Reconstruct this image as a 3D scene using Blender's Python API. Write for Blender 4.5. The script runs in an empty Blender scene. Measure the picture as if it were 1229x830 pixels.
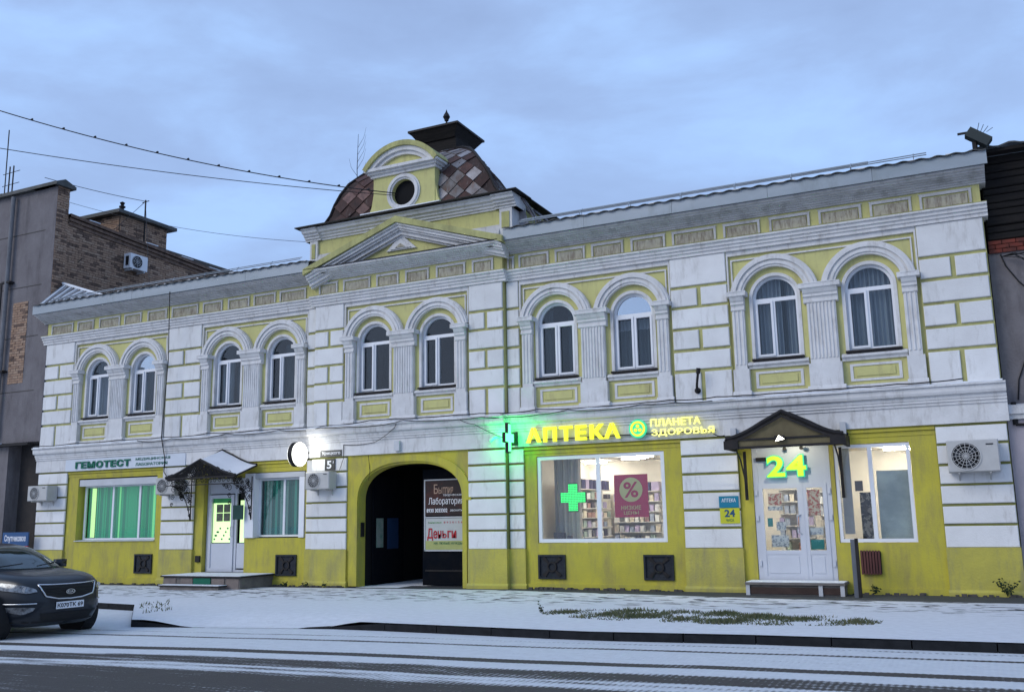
import bpy, bmesh, math, random
from mathutils import Vector, Matrix
random.seed(7)
PI = math.pi
S = bpy.context.scene
C = S.collection
# ------------------------------------------------------------ camera
D0 = 20.886
cam = bpy.data.cameras.new('camera'); co = bpy.data.objects.new('camera', cam); C.objects.link(co)
R = Matrix(((0.89974272, 0.09445014, 0.42607771), (0.4360563, -0.15467038, -0.88652805), (-0.01783109, 0.98344102, -0.18034913)))
co.matrix_world = Matrix.Translation((0, -D0, 1.65)) @ R.to_4x4()
cam.sensor_width = 36; cam.lens = 1127.99 / 1229 * 36; cam.clip_start = .1; cam.clip_end = 2000
S.camera = co
# ------------------------------------------------------------ light
SUN_EL, SUN_AZ = 32, 215          # soft overcast daylight from behind the camera
W = bpy.data.worlds.new('World'); S.world = W; W.use_nodes = True
nt = W.node_tree; N = nt.nodes; L = nt.links; N.clear()
out = N.new('ShaderNodeOutputWorld'); bg = N.new('ShaderNodeBackground'); bg.inputs[1].default_value = .1
sky = N.new('ShaderNodeTexSky'); sky.sky_type = 'NISHITA'; sky.sun_disc = False
sky.sun_elevation = math.radians(SUN_EL); sky.sun_rotation = math.radians(SUN_AZ)
sky.air_density = 1.0; sky.dust_density = 1.5; sky.ozone_density = 2
tc = N.new('ShaderNodeTexCoord'); mp = N.new('ShaderNodeMapping'); mp.inputs['Scale'].default_value = (1.0, 1.3, 2.9); mp.inputs['Location'].default_value = (.7, .3, .2)
L.new(tc.outputs['Generated'], mp.inputs[0])
n1 = N.new('ShaderNodeTexNoise'); n1.inputs['Scale'].default_value = 3.1; n1.inputs['Detail'].default_value = 11; n1.inputs['Roughness'].default_value = .55; n1.inputs['Distortion'].default_value = .2
L.new(mp.outputs[0], n1.inputs[0])
r1 = N.new('ShaderNodeValToRGB'); r1.color_ramp.elements[0].position = .33; r1.color_ramp.elements[1].position = .68
r1.color_ramp.elements[0].color = (2.8, 4.25, 7.0, 1); r1.color_ramp.elements[1].color = (2.05, 2.85, 4.7, 1)
e = r1.color_ramp.elements.new(.5); e.color = (2.35, 3.35, 5.5, 1)
L.new(n1.outputs[0], r1.inputs[0])
mx = N.new('ShaderNodeMixRGB'); mx.inputs[0].default_value = .86
L.new(sky.outputs[0], mx.inputs[1]); L.new(r1.outputs[0], mx.inputs[2])
L.new(mx.outputs[0], bg.inputs[0]); L.new(bg.outputs[0], out.inputs[0])
sl = bpy.data.lights.new('sun', 'SUN'); sl.energy = .72; sl.angle = math.radians(35); sl.color = (1, .95, .86)
so = bpy.data.objects.new('sun', sl); C.objects.link(so)
az, el = math.radians(SUN_AZ), math.radians(SUN_EL)
sd = Vector((math.sin(az) * math.cos(el), math.cos(az) * math.cos(el), math.sin(el)))
so.rotation_euler = sd.to_track_quat('Z', 'Y').to_euler()
so.location = (0, -30, 30)
S.view_settings.view_transform = 'Standard'; S.view_settings.look = 'None'
S.view_settings.exposure = 0.74; S.view_settings.gamma = 1

# ------------------------------------------------------------ materials
def mat(name, col, rough=.8, var=.0, scale=3., col2=None, bump=0., bscale=40., metal=0., stretch=(1, 1, 1), lo=.35, hi=.7, spec=.3, dirt=None, dscale=1.2, dlo=.55, dhi=.75, rnd=0.):
    m = bpy.data.materials.new(name); m.use_nodes = True
    t = m.node_tree; b = t.nodes['Principled BSDF']
    b.inputs['Roughness'].default_value = rough; b.inputs['Metallic'].default_value = metal
    b.inputs['Specular IOR Level'].default_value = spec
    b.inputs['Base Color'].default_value = (*col, 1)
    tcn = t.nodes.new('ShaderNodeTexCoord'); mpn = t.nodes.new('ShaderNodeMapping'); mpn.inputs['Scale'].default_value = stretch
    t.links.new(tcn.outputs['Object'], mpn.inputs[0])
    src = None
    if var or col2:
        if col2 is None: col2 = tuple(c * (1 - var) for c in col)
        n = t.nodes.new('ShaderNodeTexNoise'); n.inputs['Scale'].default_value = scale; n.inputs['Detail'].default_value = 7; n.inputs['Roughness'].default_value = .62
        t.links.new(mpn.outputs[0], n.inputs[0])
        r = t.nodes.new('ShaderNodeValToRGB'); r.color_ramp.elements[0].position = lo; r.color_ramp.elements[1].position = hi
        r.color_ramp.elements[0].color = (*col, 1); r.color_ramp.elements[1].color = (*col2, 1)
        t.links.new(n.outputs[0], r.inputs[0]); src = r.outputs[0]
    if dirt:
        n2 = t.nodes.new('ShaderNodeTexNoise'); n2.inputs['Scale'].default_value = dscale; n2.inputs['Detail'].default_value = 9; n2.inputs['Roughness'].default_value = .7
        mp2 = t.nodes.new('ShaderNodeMapping'); mp2.inputs['Scale'].default_value = (2.6, 2.6, .6); mp2.inputs['Location'].default_value = (3, 7, 1)
        t.links.new(tcn.outputs['Object'], mp2.inputs[0]); t.links.new(mp2.outputs[0], n2.inputs[0])
        r2 = t.nodes.new('ShaderNodeMapRange'); r2.inputs[1].default_value = dlo; r2.inputs[2].default_value = dhi
        t.links.new(n2.outputs[0], r2.inputs[0])
        mm = t.nodes.new('ShaderNodeMixRGB'); mm.inputs[1].default_value = (*col, 1); mm.inputs[2].default_value = (*dirt, 1)
        if src: t.links.new(src, mm.inputs[1])
        t.links.new(r2.outputs[0], mm.inputs[0]); src = mm.outputs[0]
    if rnd and src:
        oi = t.nodes.new('ShaderNodeObjectInfo'); mr = t.nodes.new('ShaderNodeMapRange'); mr.inputs[3].default_value = 1 - rnd; mr.inputs[4].default_value = 1 + rnd * .4
        hs = t.nodes.new('ShaderNodeHueSaturation'); t.links.new(oi.outputs['Random'], mr.inputs[0]); t.links.new(mr.outputs[0], hs.inputs['Value']); t.links.new(src, hs.inputs['Color']); src = hs.outputs[0]
    if src: t.links.new(src, b.inputs['Base Color'])
    if bump:
        n3 = t.nodes.new('ShaderNodeTexNoise'); n3.inputs['Scale'].default_value = bscale; n3.inputs['Detail'].default_value = 6
        t.links.new(mpn.outputs[0], n3.inputs[0])
        bp = t.nodes.new('ShaderNodeBump'); bp.inputs['Strength'].default_value = bump; bp.inputs['Distance'].default_value = .02
        t.links.new(n3.outputs[0], bp.inputs['Height']); t.links.new(bp.outputs[0], b.inputs['Normal'])
    return m
def emit(name, col, s):
    m = bpy.data.materials.new(name); m.use_nodes = True; b = m.node_tree.nodes['Principled BSDF']
    b.inputs['Base Color'].default_value = (*[min(c, .8) for c in col], 1); b.inputs['Emission Color'].default_value = (*col, 1); b.inputs['Emission Strength'].default_value = s
    return m
def glass(name, tint, refl=.1, alpha=.85):
    m = bpy.data.materials.new(name); m.use_nodes = True; t = m.node_tree; t.nodes.clear()
    o = t.nodes.new('ShaderNodeOutputMaterial'); g = t.nodes.new('ShaderNodeBsdfGlossy'); g.inputs['Roughness'].default_value = .02; g.inputs['Color'].default_value = (.9, .95, 1, 1)
    tr = t.nodes.new('ShaderNodeBsdfTransparent'); tr.inputs[0].default_value = (*tint, 1)
    f = t.nodes.new('ShaderNodeFresnel'); ge = t.nodes.new('ShaderNodeNewGeometry'); io = t.nodes.new('ShaderNodeMapRange'); io.inputs[3].default_value = 1.5; io.inputs[4].default_value = 1 / 1.5
    t.links.new(ge.outputs['Backfacing'], io.inputs[0]); t.links.new(io.outputs[0], f.inputs[0])
    a = t.nodes.new('ShaderNodeMath'); a.operation = 'ADD'; a.inputs[1].default_value = refl; a.use_clamp = True
    mx_ = t.nodes.new('ShaderNodeMixShader')
    nz = t.nodes.new('ShaderNodeTexNoise'); nz.inputs['Scale'].default_value = 1.3
    bp = t.nodes.new('ShaderNodeBump'); bp.inputs['Strength'].default_value = .05; bp.inputs['Distance'].default_value = .05
    t.links.new(nz.outputs[0], bp.inputs['Height']); t.links.new(bp.outputs[0], g.inputs['Normal'])
    t.links.new(f.outputs[0], a.inputs[0]); t.links.new(a.outputs[0], mx_.inputs[0]); t.links.new(tr.outputs[0], mx_.inputs[1]); t.links.new(g.outputs[0], mx_.inputs[2]); t.links.new(mx_.outputs[0], o.inputs[0])
    return m
WHITE = mat('white_paint_plaster', (.78, .775, .765), .85, col2=(.69, .68, .67), scale=1.7, bump=.25, bscale=30, dirt=(.44, .42, .39), dscale=2.2, dlo=.54, dhi=.82, rnd=.09)
WHITE2 = mat('white_moulding_paint', (.71, .70, .695), .85, col2=(.60, .59, .58), scale=2.5, bump=.3, bscale=25, dirt=(.36, .335, .31), dscale=2.5, dlo=.52, dhi=.8)
GREYW = mat('weathered_cornice_paint', (.60, .59, .59), .85, col2=(.48, .47, .465), scale=2., bump=.3, dirt=(.25, .235, .22), dscale=1.8, dlo=.5, dhi=.8, stretch=(1, 1, 3))
YEL = mat('yellow_plaster', (.60, .57, .235), .9, col2=(.51, .48, .21), scale=1.6, bump=.3, bscale=30, dirt=(.38, .33, .17), dscale=2., dlo=.5, dhi=.8)
YELG = mat('joint_yellow_paint', (.50, .48, .20), .9, col2=(.36, .35, .15), scale=3, bump=.2, dirt=(.22, .2, .1), dlo=.45, dhi=.8)
YELB = mat('yellow_ground_floor_plaster', (.53, .465, .06), .85, col2=(.43, .38, .065), scale=1.3, bump=.35, bscale=25, dirt=(.28, .235, .10), dscale=1.6, dlo=.45, dhi=.8)
YELP = mat('stained_yellow_plinth', (.52, .46, .09), .9, col2=(.42, .375, .09), scale=2.2, bump=.45, bscale=22, dirt=(.26, .235, .14), dscale=1.1, dlo=.47, dhi=.78)
OLIVE = mat('shaded_joint_olive', (.25, .25, .07), .9, col2=(.17, .17, .06), scale=3)  # darker olive paints the shadow into the recessed ground-floor joints
DIRTY = mat('stained_frieze_plaster', (.50, .47, .36), .9, col2=(.36, .33, .28), scale=5, bump=.5, dirt=(.22, .18, .14), dscale=6, dlo=.45, dhi=.65)
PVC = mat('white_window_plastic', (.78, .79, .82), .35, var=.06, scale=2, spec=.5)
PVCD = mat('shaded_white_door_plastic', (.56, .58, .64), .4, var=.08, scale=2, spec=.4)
PVCG = mat('grey_white_metal', (.55, .56, .58), .45, var=.15, scale=3, spec=.5)
DKMET = mat('dark_painted_metal', (.012, .011, .012), .6, col2=(.025, .021, .02), scale=6, bump=.1, spec=.25)
VENT = mat('dark_blue_grey_iron', (.012, .016, .024), .7, col2=(.028, .032, .04), scale=9, bump=.2)
BLACK = mat('unlit_hollow_black', (.007, .007, .009), .9, var=.3, scale=2)  # near-black colour stands in for the darkness inside hollows and openings
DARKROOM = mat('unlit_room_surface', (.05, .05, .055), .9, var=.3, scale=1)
GREEN = mat('dark_green_lettering', (.0, .13, .075), .5, var=.1)
FASC = mat('galvanised_fascia_metal', (.36, .40, .44), .5, col2=(.28, .32, .35), scale=.9, bump=.1, metal=.15, dirt=(.24, .27, .28), dscale=.8, dlo=.56, dhi=.75, stretch=(.5, 1, 2))
ROOFM = mat('dark_roof_metal', (.06, .065, .06), .6, col2=(.1, .1, .1), scale=4, metal=.2)
SNOW = mat('snow', (.80, .82, .85), .9, col2=(.70, .72, .76), scale=4, bump=.6, bscale=18, spec=.2)
G_UP = glass('upper_window_glass', (.82, .86, .88), .0)
G_SKY = glass('sky_reflecting_glass', (.6, .68, .75), .42)
G_SHOP = glass('shop_window_glass', (.95, .97, .97), .0)
CURT = mat('pale_grey_curtain_cloth', (.38, .41, .45), .9, var=.2, scale=2, stretch=(12, 1, .3))
CURTD = mat('dim_grey_curtain_cloth', (.10, .12, .13), .9, var=.3, scale=2, stretch=(12, 1, .3))
STUC = mat('grey_rough_render', (.20, .185, .19), .95, col2=(.145, .13, .135), scale=1.2, bump=.6, bscale=20, dirt=(.08, .073, .075), dscale=1., dlo=.5, dhi=.8)
BRK = mat('brown_brick', (.38, .25, .17), .9, col2=(.26, .165, .115), scale=6, bump=.4, dirt=(.07, .05, .045), dscale=3, dlo=.55, dhi=.8)
BRKS = [BRK, mat('pale_brown_brick', (.40, .28, .20), .9, col2=(.27, .18, .13), scale=6, bump=.4), mat('dark_brown_brick', (.20, .13, .095), .9, col2=(.08, .055, .045), scale=6, bump=.4)]
MORT = mat('brick_mortar', (.10, .09, .08), .95, var=.3, scale=8)
WOODB = mat('charred_timber_board', (.010, .009, .009), .9, col2=(.022, .018, .016), scale=5, bump=.5, stretch=(.4, 1, 6))
ASPH = mat('wet_kerb_stone', (.020, .021, .024), .8, col2=(.010, .011, .013), scale=7, bump=.3, spec=.15)
COND = mat('air_conditioner_casing', (.50, .49, .47), .5, var=.12, scale=4, spec=.4)
WIRE = mat('black_cable_rubber', (.015, .015, .017), .6, var=.1)

# ------------------------------------------------------------ mesh helpers
class MB:
    def __init__(s): s.v = []; s.f = []
    def quad(s, *p):
        i = len(s.v); s.v += [tuple(q) for q in p]; s.f.append(tuple(range(i, i + len(p))))
    def box(s, x0, x1, y0, y1, z0, z1):
        i = len(s.v)
        s.v += [(x, y, z) for z in (z0, z1) for y in (y0, y1) for x in (x0, x1)]
        for f in ((0, 1, 3, 2)[::-1], (4, 5, 7, 6), (0, 1, 5, 4), (1, 3, 7, 5), (3, 2, 6, 7), (2, 0, 4, 6)): s.f.append(tuple(i + k for k in f))
        return s
    def cham(s, x0, x1, y0, y1, z0, z1, c=.012):      # block with a chamfered front (front = y0)
        i = len(s.v)
        s.v += [(x0, y1, z0), (x1, y1, z0), (x1, y1, z1), (x0, y1, z1), (x0, y0 + c, z0), (x1, y0 + c, z0), (x1, y0 + c, z1), (x0, y0 + c, z1),
                (x0 + c, y0, z0 + c), (x1 - c, y0, z0 + c), (x1 - c, y0, z1 - c), (x0 + c, y0, z1 - c)]
        for a, b in ((0, 4), (4, 8)):
            for k in range(4): s.f.append((i + a + k, i + a + (k + 1) % 4, i + b + (k + 1) % 4, i + b + k))
        s.f.append((i + 8, i + 9, i + 10, i + 11)); s.f.append((i + 3, i + 2, i + 1, i))
        return s
    def prism(s, poly, y0, y1):                        # poly of (x,z), counter-clockwise seen from -y
        n = len(poly); i = len(s.v)
        s.v += [(x, y0, z) for x, z in poly] + [(x, y1, z) for x, z in poly]
        s.f.append(tuple(range(i, i + n))); s.f.append(tuple(range(i + 2 * n - 1, i + n - 1, -1)))
        for k in range(n): s.f.append((i + k, i + n + k, i + n + (k + 1) % n, i + (k + 1) % n))
        return s
    def extrx(s, prof, x0, x1):                        # prof of (y,z)
        n = len(prof); i = len(s.v)
        s.v += [(x0, y, z) for y, z in prof] + [(x1, y, z) for y, z in prof]
        s.f.append(tuple(range(i + n - 1, i - 1, -1))); s.f.append(tuple(range(i + n, i + 2 * n)))
        for k in range(n): s.f.append((i + k, i + (k + 1) % n, i + n + (k + 1) % n, i + n + k))
        return s
    def ring(s, cx, cz, r0, r1, y0, y1, a0=0, a1=PI, seg=24, sz=1., ex=2.):
        i = len(s.v)
        for k in range(seg + 1):
            a = a0 + (a1 - a0) * k / seg; c, d = math.cos(a), math.sin(a)
            if ex != 2.: c, d = math.copysign(abs(c) ** (2 / ex), c), abs(d) ** (2 / ex)
            d *= sz
            s.v += [(cx + r0 * c, y0, cz + r0 * d), (cx + r1 * c, y0, cz + r1 * d), (cx + r1 * c, y1, cz + r1 * d), (cx + r0 * c, y1, cz + r0 * d)]
        for k in range(seg):
            b = i + 4 * k
            for q in range(4): s.f.append((b + q, b + 4 + q, b + 4 + (q + 1) % 4, b + (q + 1) % 4))
        s.f.append((i, i + 1, i + 2, i + 3)); b = i + 4 * seg; s.f.append((b + 3, b + 2, b + 1, b))
        return s
    def disc(s, cx, cz, r, y0, y1, seg=24, a0=0, a1=2 * PI):
        full = abs(a1 - a0 - 2 * PI) < 1e-6
        n = seg if full else seg + 1
        return s.prism([(cx + r * math.cos(a0 + (a1 - a0) * k / seg), cz + r * math.sin(a0 + (a1 - a0) * k / seg)) for k in range(n)], y0, y1)
    def tube(s, pts, r, seg=6, r1=None):
        pts = [Vector(p) for p in pts]; i = len(s.v); n = len(pts)
        for k, p in enumerate(pts):
            d = (pts[min(k + 1, n - 1)] - pts[max(k - 1, 0)]).normalized()
            u = d.cross(Vector((0, 0, 1)));
            if u.length < .05: u = d.cross(Vector((0, 1, 0)))
            u.normalize(); w = d.cross(u); rr = r if r1 is None else r + (r1 - r) * k / (n - 1)
            for q in range(seg):
                a = 2 * PI * q / seg; s.v.append(tuple(p + (u * math.cos(a) + w * math.sin(a)) * rr))
        for k in range(n - 1):
            for q in range(seg): s.f.append((i + k * seg + q, i + k * seg + (q + 1) % seg, i + (k + 1) * seg + (q + 1) % seg, i + (k + 1) * seg + q))
        s.f.append(tuple(range(i + seg - 1, i - 1, -1))); s.f.append(tuple(range(i + (n - 1) * seg, i + n * seg)))
        return s
    def archpanel(s, x0, x1, z0, z1, cx, hw, zb, zs, y0, y1, seg=18, sz=1., ex=2.):   # panel with an arched opening + reveals
        s.quad((x0, y0, z0), (cx - hw, y0, z0), (cx - hw, y0, z1), (x0, y0, z1)); s.quad((cx + hw, y0, z0), (x1, y0, z0), (x1, y0, z1), (cx + hw, y0, z1))
        if zb > z0: s.quad((cx - hw, y0, z0), (cx + hw, y0, z0), (cx + hw, y0, zb), (cx - hw, y0, zb)); s.quad((cx - hw, y0, zb), (cx + hw, y0, zb), (cx + hw, y1, zb), (cx - hw, y1, zb))
        A = [(cx - hw * math.copysign(abs(math.cos(PI * k / seg)) ** (2 / ex), math.cos(PI * k / seg)), zs + hw * sz * abs(math.sin(PI * k / seg)) ** (2 / ex)) for k in range(seg + 1)]
        for (a, b), (c, d) in zip(A, A[1:]):
            s.quad((a, y0, b), (c, y0, d), (c, y0, z1), (a, y0, z1)); s.quad((a, y0, b), (a, y1, b), (c, y1, d), (c, y0, d))
        for x in (cx - hw, cx + hw): s.quad((x, y0, zb), (x, y1, zb), (x, y1, zs), (x, y0, zs))
        return s
    def build(s, name, m, parent=None, smooth=False, fix=True):
        me = bpy.data.meshes.new(name); me.from_pydata(s.v, [], s.f); me.validate()
        if fix:
            b = bmesh.new(); b.from_mesh(me); bmesh.ops.recalc_face_normals(b, faces=b.faces); b.to_mesh(me); b.free()
        if smooth: me.polygons.foreach_set('use_smooth', [True] * len(me.polygons))
        me.materials.append(m); o = bpy.data.objects.new(name, me); C.objects.link(o)
        if parent: par(o, parent)
        return o
def wloc(p):
    v = Vector(p.location)
    while p.parent: p = p.parent; v += Vector(p.location)
    return v
def par(o, p):
    o.parent = p; o.matrix_parent_inverse = Matrix.Translation(-(ROOT.get(p.name, Vector((0, 0, 0)))))
ROOT = {}
def thing(name, label, cat, loc, group=None):
    o = bpy.data.objects.new(name, None); C.objects.link(o); o.location = loc; o.empty_display_size = .3
    o['label'] = label; o['category'] = cat
    if group: o['group'] = group
    ROOT[o.name] = Vector(loc)
    return o
def tag(o, label, cat, group=None):
    o['label'] = label; o['category'] = cat
    if group: o['group'] = group
    return o
def struct(o): o['kind'] = 'structure'; return o
def stuff(o): o['kind'] = 'stuff'; return o
_tc = {}
def text_raw(s, bold=.0, ext=.01):
    k = (s, bold, ext)
    if k in _tc: return _tc[k]
    cu = bpy.data.curves.new('t', 'FONT'); cu.body = s; cu.size = 1; cu.offset = bold; cu.extrude = ext; cu.resolution_u = 3; cu.space_line = .9
    o = bpy.data.objects.new('t', cu); C.objects.link(o); bpy.context.view_layer.update()
    me = bpy.data.meshes.new_from_object(o.evaluated_get(bpy.context.evaluated_depsgraph_get()))
    vs = [tuple(v.co) for v in me.vertices]; fs = [tuple(p.vertices) for p in me.polygons]
    bpy.data.objects.remove(o); bpy.data.curves.remove(cu); bpy.data.meshes.remove(me)
    _tc[k] = (vs, fs); return vs, fs
def text(s, x0, x1, z0, z1, y, m, parent, name='lettering', bold=.0, depth=.01, T=None):
    vs, fs = text_raw(s, bold, .5)
    ax0 = min(v[0] for v in vs); ax1 = max(v[0] for v in vs); ay0 = min(v[1] for v in vs); ay1 = max(v[1] for v in vs)
    mb = MB(); sx = (x1 - x0) / (ax1 - ax0); sz = (z1 - z0) / (ay1 - ay0)
    mb.v = [(x0 + (v[0] - ax0) * sx, y - (v[2] + .5) * depth, z0 + (v[1] - ay0) * sz) for v in vs]; mb.f = list(fs)
    if T: mb.v = [tuple(T @ Vector(v)) for v in mb.v]
    return mb.build(name, m, parent, fix=False)
def word(s, x0, x1, z0, z1, y, m, parent, bold=.02, depth=.05, name='letter', sq=.92):   # every letter a part
    full, _ = text_raw(s, bold, .5); a0 = min(v[0] for v in full); a1 = max(v[0] for v in full); k = (x1 - x0) / (a1 - a0)
    cap = max(v[1] for v in text_raw('А', bold, .5)[0]); base = min(v[1] for v in text_raw('А', bold, .5)[0]); kz = (z1 - z0) / (cap - base)
    for i, ch in enumerate(s):
        if ch == ' ': continue
        pre = text_raw(s[:i + 1], bold, .5)[0]; one, fs = text_raw(ch, bold, .5)
        dx = max(v[0] for v in pre) - max(v[0] for v in one)
        cxl = (min(v[0] for v in one) + max(v[0] for v in one)) / 2
        mb = MB(); mb.v = [(x0 + (cxl + (v[0] - cxl) * sq + dx - a0) * k, y - (v[2] + .5) * depth, z0 + (v[1] - base) * kz) for v in one]; mb.f = list(fs)
        mb.build(name, m, parent, fix=False)
# ------------------------------------------------------------ ground, road, pavement (large structure)
def zg(X): return .006 * min(0, X + 10) if X > -40 else -.18
KX = [(-13.9, -8.05), (-12.8, -7.85), (-9.6, -7.35), (-5.3, -7.5), (-3, -7.2), (.4, -7.05), (60, -3.5)]
def yk(X):
    for (a, b), (c, d) in zip(KX, KX[1:]):
        if X <= c: return b + (d - b) * (X - a) / (c - a)
    return KX[-1][1]
def sst(a, b, x): t = max(0, min(1, (x - a) / (b - a))); return t * t * (3 - 2 * t)
def kerbdrop(X):                                      # 1 = kerb lowered to the road (driveway in front of the gate)
    return sst(-13.7, -12.6, X) * (1 - max(0, min(1, (X + 10.2) / .75)))
def snowground(name, kind):
    m = bpy.data.materials.new(name); m.use_nodes = True; t = m.node_tree; b = t.nodes['Principled BSDF']; b.inputs['Roughness'].default_value = .8; b.inputs['Specular IOR Level'].default_value = .3
    tcn = t.nodes.new('ShaderNodeTexCoord'); sp = t.nodes.new('ShaderNodeSeparateXYZ'); t.links.new(tcn.outputs['Object'], sp.inputs[0])
    def math_(op, a, c, clamp=False):
        q = t.nodes.new('ShaderNodeMath'); q.operation = op; q.use_clamp = clamp
        for i, s_ in enumerate((a, c)):
            if s_ is None: continue
            if isinstance(s_, (int, float)): q.inputs[i].default_value = s_
            else: t.links.new(s_, q.inputs[i])
        return q.outputs[0]
    def noise(scale, st, det=6, ro=.6, off=0):
        mp_ = t.nodes.new('ShaderNodeMapping'); mp_.inputs['Scale'].default_value = st; mp_.inputs['Location'].default_value = (off, off, 0); t.links.new(tcn.outputs['Object'], mp_.inputs[0])
        n = t.nodes.new('ShaderNodeTexNoise'); n.inputs['Scale'].default_value = scale; n.inputs['Detail'].default_value = det; n.inputs['Roughness'].default_value = ro; t.links.new(mp_.outputs[0], n.inputs[0]); return n.outputs[0]
    def ramp(src, pts):
        r = t.nodes.new('ShaderNodeValToRGB'); cr = r.color_ramp
        cr.elements[0].position, cr.elements[0].color = pts[0][0], (*[pts[0][1]] * 3, 1); cr.elements[1].position, cr.elements[1].color = pts[-1][0], (*[pts[-1][1]] * 3, 1)
        for p, c in pts[1:-1]: cr.elements.new(p).color = (*[c] * 3, 1)
        t.links.new(src, r.inputs[0]); return r.outputs[0]
    fine = noise(34, (1, 1, 1), 8, .75); mid = noise(3.2, (.35, 1, 1), 6, .6)
    if kind == 'road':
        v = math_('SUBTRACT', sp.outputs[1], math_('MULTIPLY', sp.outputs[0], .09))
        v = math_('ADD', v, math_('MULTIPLY', math_('SUBTRACT', noise(.22, (1, 1, 1), 2, .5), .5), .35))
        u = math_('DIVIDE', math_('ADD', v, 13.), 6.5, True)
        def P(x): return (x + 13.) / 6.5
        prof = ramp(u, [(0, .10), (P(-12.2), .16), (P(-11.4), .08), (P(-10.95), .18), (P(-10.7), .72), (P(-10.55), .45), (P(-10.42), .72), (P(-10.3), .2), (P(-9.85), .22), (P(-9.66), .92), (P(-9.32), .95), (P(-9.28), .12), (P(-9.04), .14), (P(-8.98), .93), (P(-8.45), .82), (P(-7.95), .95), (P(-7.9), .25), (P(-7.8), .28), (P(-7.74), .95), (P(-7.4), .9), (P(-7.3), .45), (P(-7.2), .95), (1, 1)])
        streak = noise(1., (.12, 9, 1), 5, .7, 5)
        tread = t.nodes.new('ShaderNodeTexWave'); tread.inputs['Scale'].default_value = 4.2; tread.inputs['Distortion'].default_value = 1.5; tread.inputs['Detail'].default_value = 2; t.links.new(tcn.outputs['Object'], tread.inputs[0])
        a = math_('ADD', prof, math_('MULTIPLY', math_('SUBTRACT', streak, .5), 1.0))
        a = math_('ADD', a, math_('MULTIPLY', math_('SUBTRACT', fine, .5), .85))
        a = math_('ADD', a, math_('MULTIPLY', math_('SUBTRACT', tread.outputs[0], .5), .16))
        a = math_('ADD', a, math_('MULTIPLY', math_('SUBTRACT', mid, .5), .7))
        fac = ramp(a, [(.30, 0), (.62, 1)])
        dark, lite = (.082, .075, .070), (.74, .77, .80)
    else:
        foot = noise(3.6, (.55, 1.5, 1), 3, .5, 9)
        wide = math_('MULTIPLY', math_('ADD', sp.outputs[0], 11.), .13, True)
        wall = math_('MULTIPLY', math_('ADD', math_('ADD', sp.outputs[1], .5), math_('MULTIPLY', wide, 1.0)), 3., True)      # bare strip under the eaves
        zone = math_('SUBTRACT', 1.25, math_('MULTIPLY', math_('ABSOLUTE', math_('ADD', sp.outputs[1], 2.1), None), .55), True)
        a = math_('SUBTRACT', 1.0, math_('MULTIPLY', wall, 1.6))
        a = math_('SUBTRACT', a, math_('MULTIPLY', zone, ramp(foot, [(.555, 0), (.60, .95)])))
        a = math_('SUBTRACT', a, math_('MULTIPLY', math_('SUBTRACT', fine, .42), .75))
        a = math_('SUBTRACT', a, math_('MULTIPLY', zone, .1))
        fac = ramp(a, [(.22, 0), (.66, 1)])
        dark, lite = (.07, .075, .08), (.80, .82, .86)
    c = t.nodes.new('ShaderNodeMixRGB'); c.inputs[1].default_value = (*dark, 1); c.inputs[2].default_value = (*lite, 1); t.links.new(fac, c.inputs[0])
    c2 = t.nodes.new('ShaderNodeMixRGB'); c2.blend_type = 'MULTIPLY'; c2.inputs[0].default_value = .35; t.links.new(c.outputs[0], c2.inputs[1]); t.links.new(noise(7, (1, 1, 1), 8, .7, 2), c2.inputs[2])
    t.links.new(c2.outputs[0], b.inputs['Base Color'])
    bp = t.nodes.new('ShaderNodeBump'); bp.inputs['Strength'].default_value = .5; bp.inputs['Distance'].default_value = .03
    t.links.new(a, bp.inputs['Height']); t.links.new(bp.outputs[0], b.inputs['Normal'])
    return m
m = MB(); m.quad((-400, -400, -.36), (400, -400, -.36), (400, 400, -.36), (-400, 400, -.36)); struct(m.build('ground', SNOW))
m = MB(); xs = [-120, -60, -40] + [-36 + i for i in range(60)] + [40, 80, 120]
for a, b in zip(xs, xs[1:]):
    za, zb = -.13 + zg(a), -.13 + zg(b)
    m.quad((a, -46, za), (b, -46, zb), (b, -2.5, zb), (a, -2.5, za))
struct(m.build('road', snowground('snowy_tyre_tracked_asphalt', 'road')))
SIDE = snowground('trodden_pavement_snow', 'side')
m = MB(); xs = [-13.9 + .25 * i for i in range(40)] + [-3.9 + .5 * i for i in range(30)] + [11.2, 20, 40, 60]
def topz(X, t):   # t: 0 at kerb .. 1 at wall
    return zg(X) - .125 * kerbdrop(X) * (1 - sst(0, .16, t))
for a, b in zip(xs, xs[1:]):
    for i in range(16):
        t0, t1 = (i / 16) ** 1.3, ((i + 1) / 16) ** 1.3
        q = []
        for X, t_ in ((a, t0), (b, t0), (b, t1), (a, t1)): y0 = yk(X); q.append((X, y0 + (.6 - y0) * t_, topz(X, t_)))
        m.quad(*q)
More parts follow.
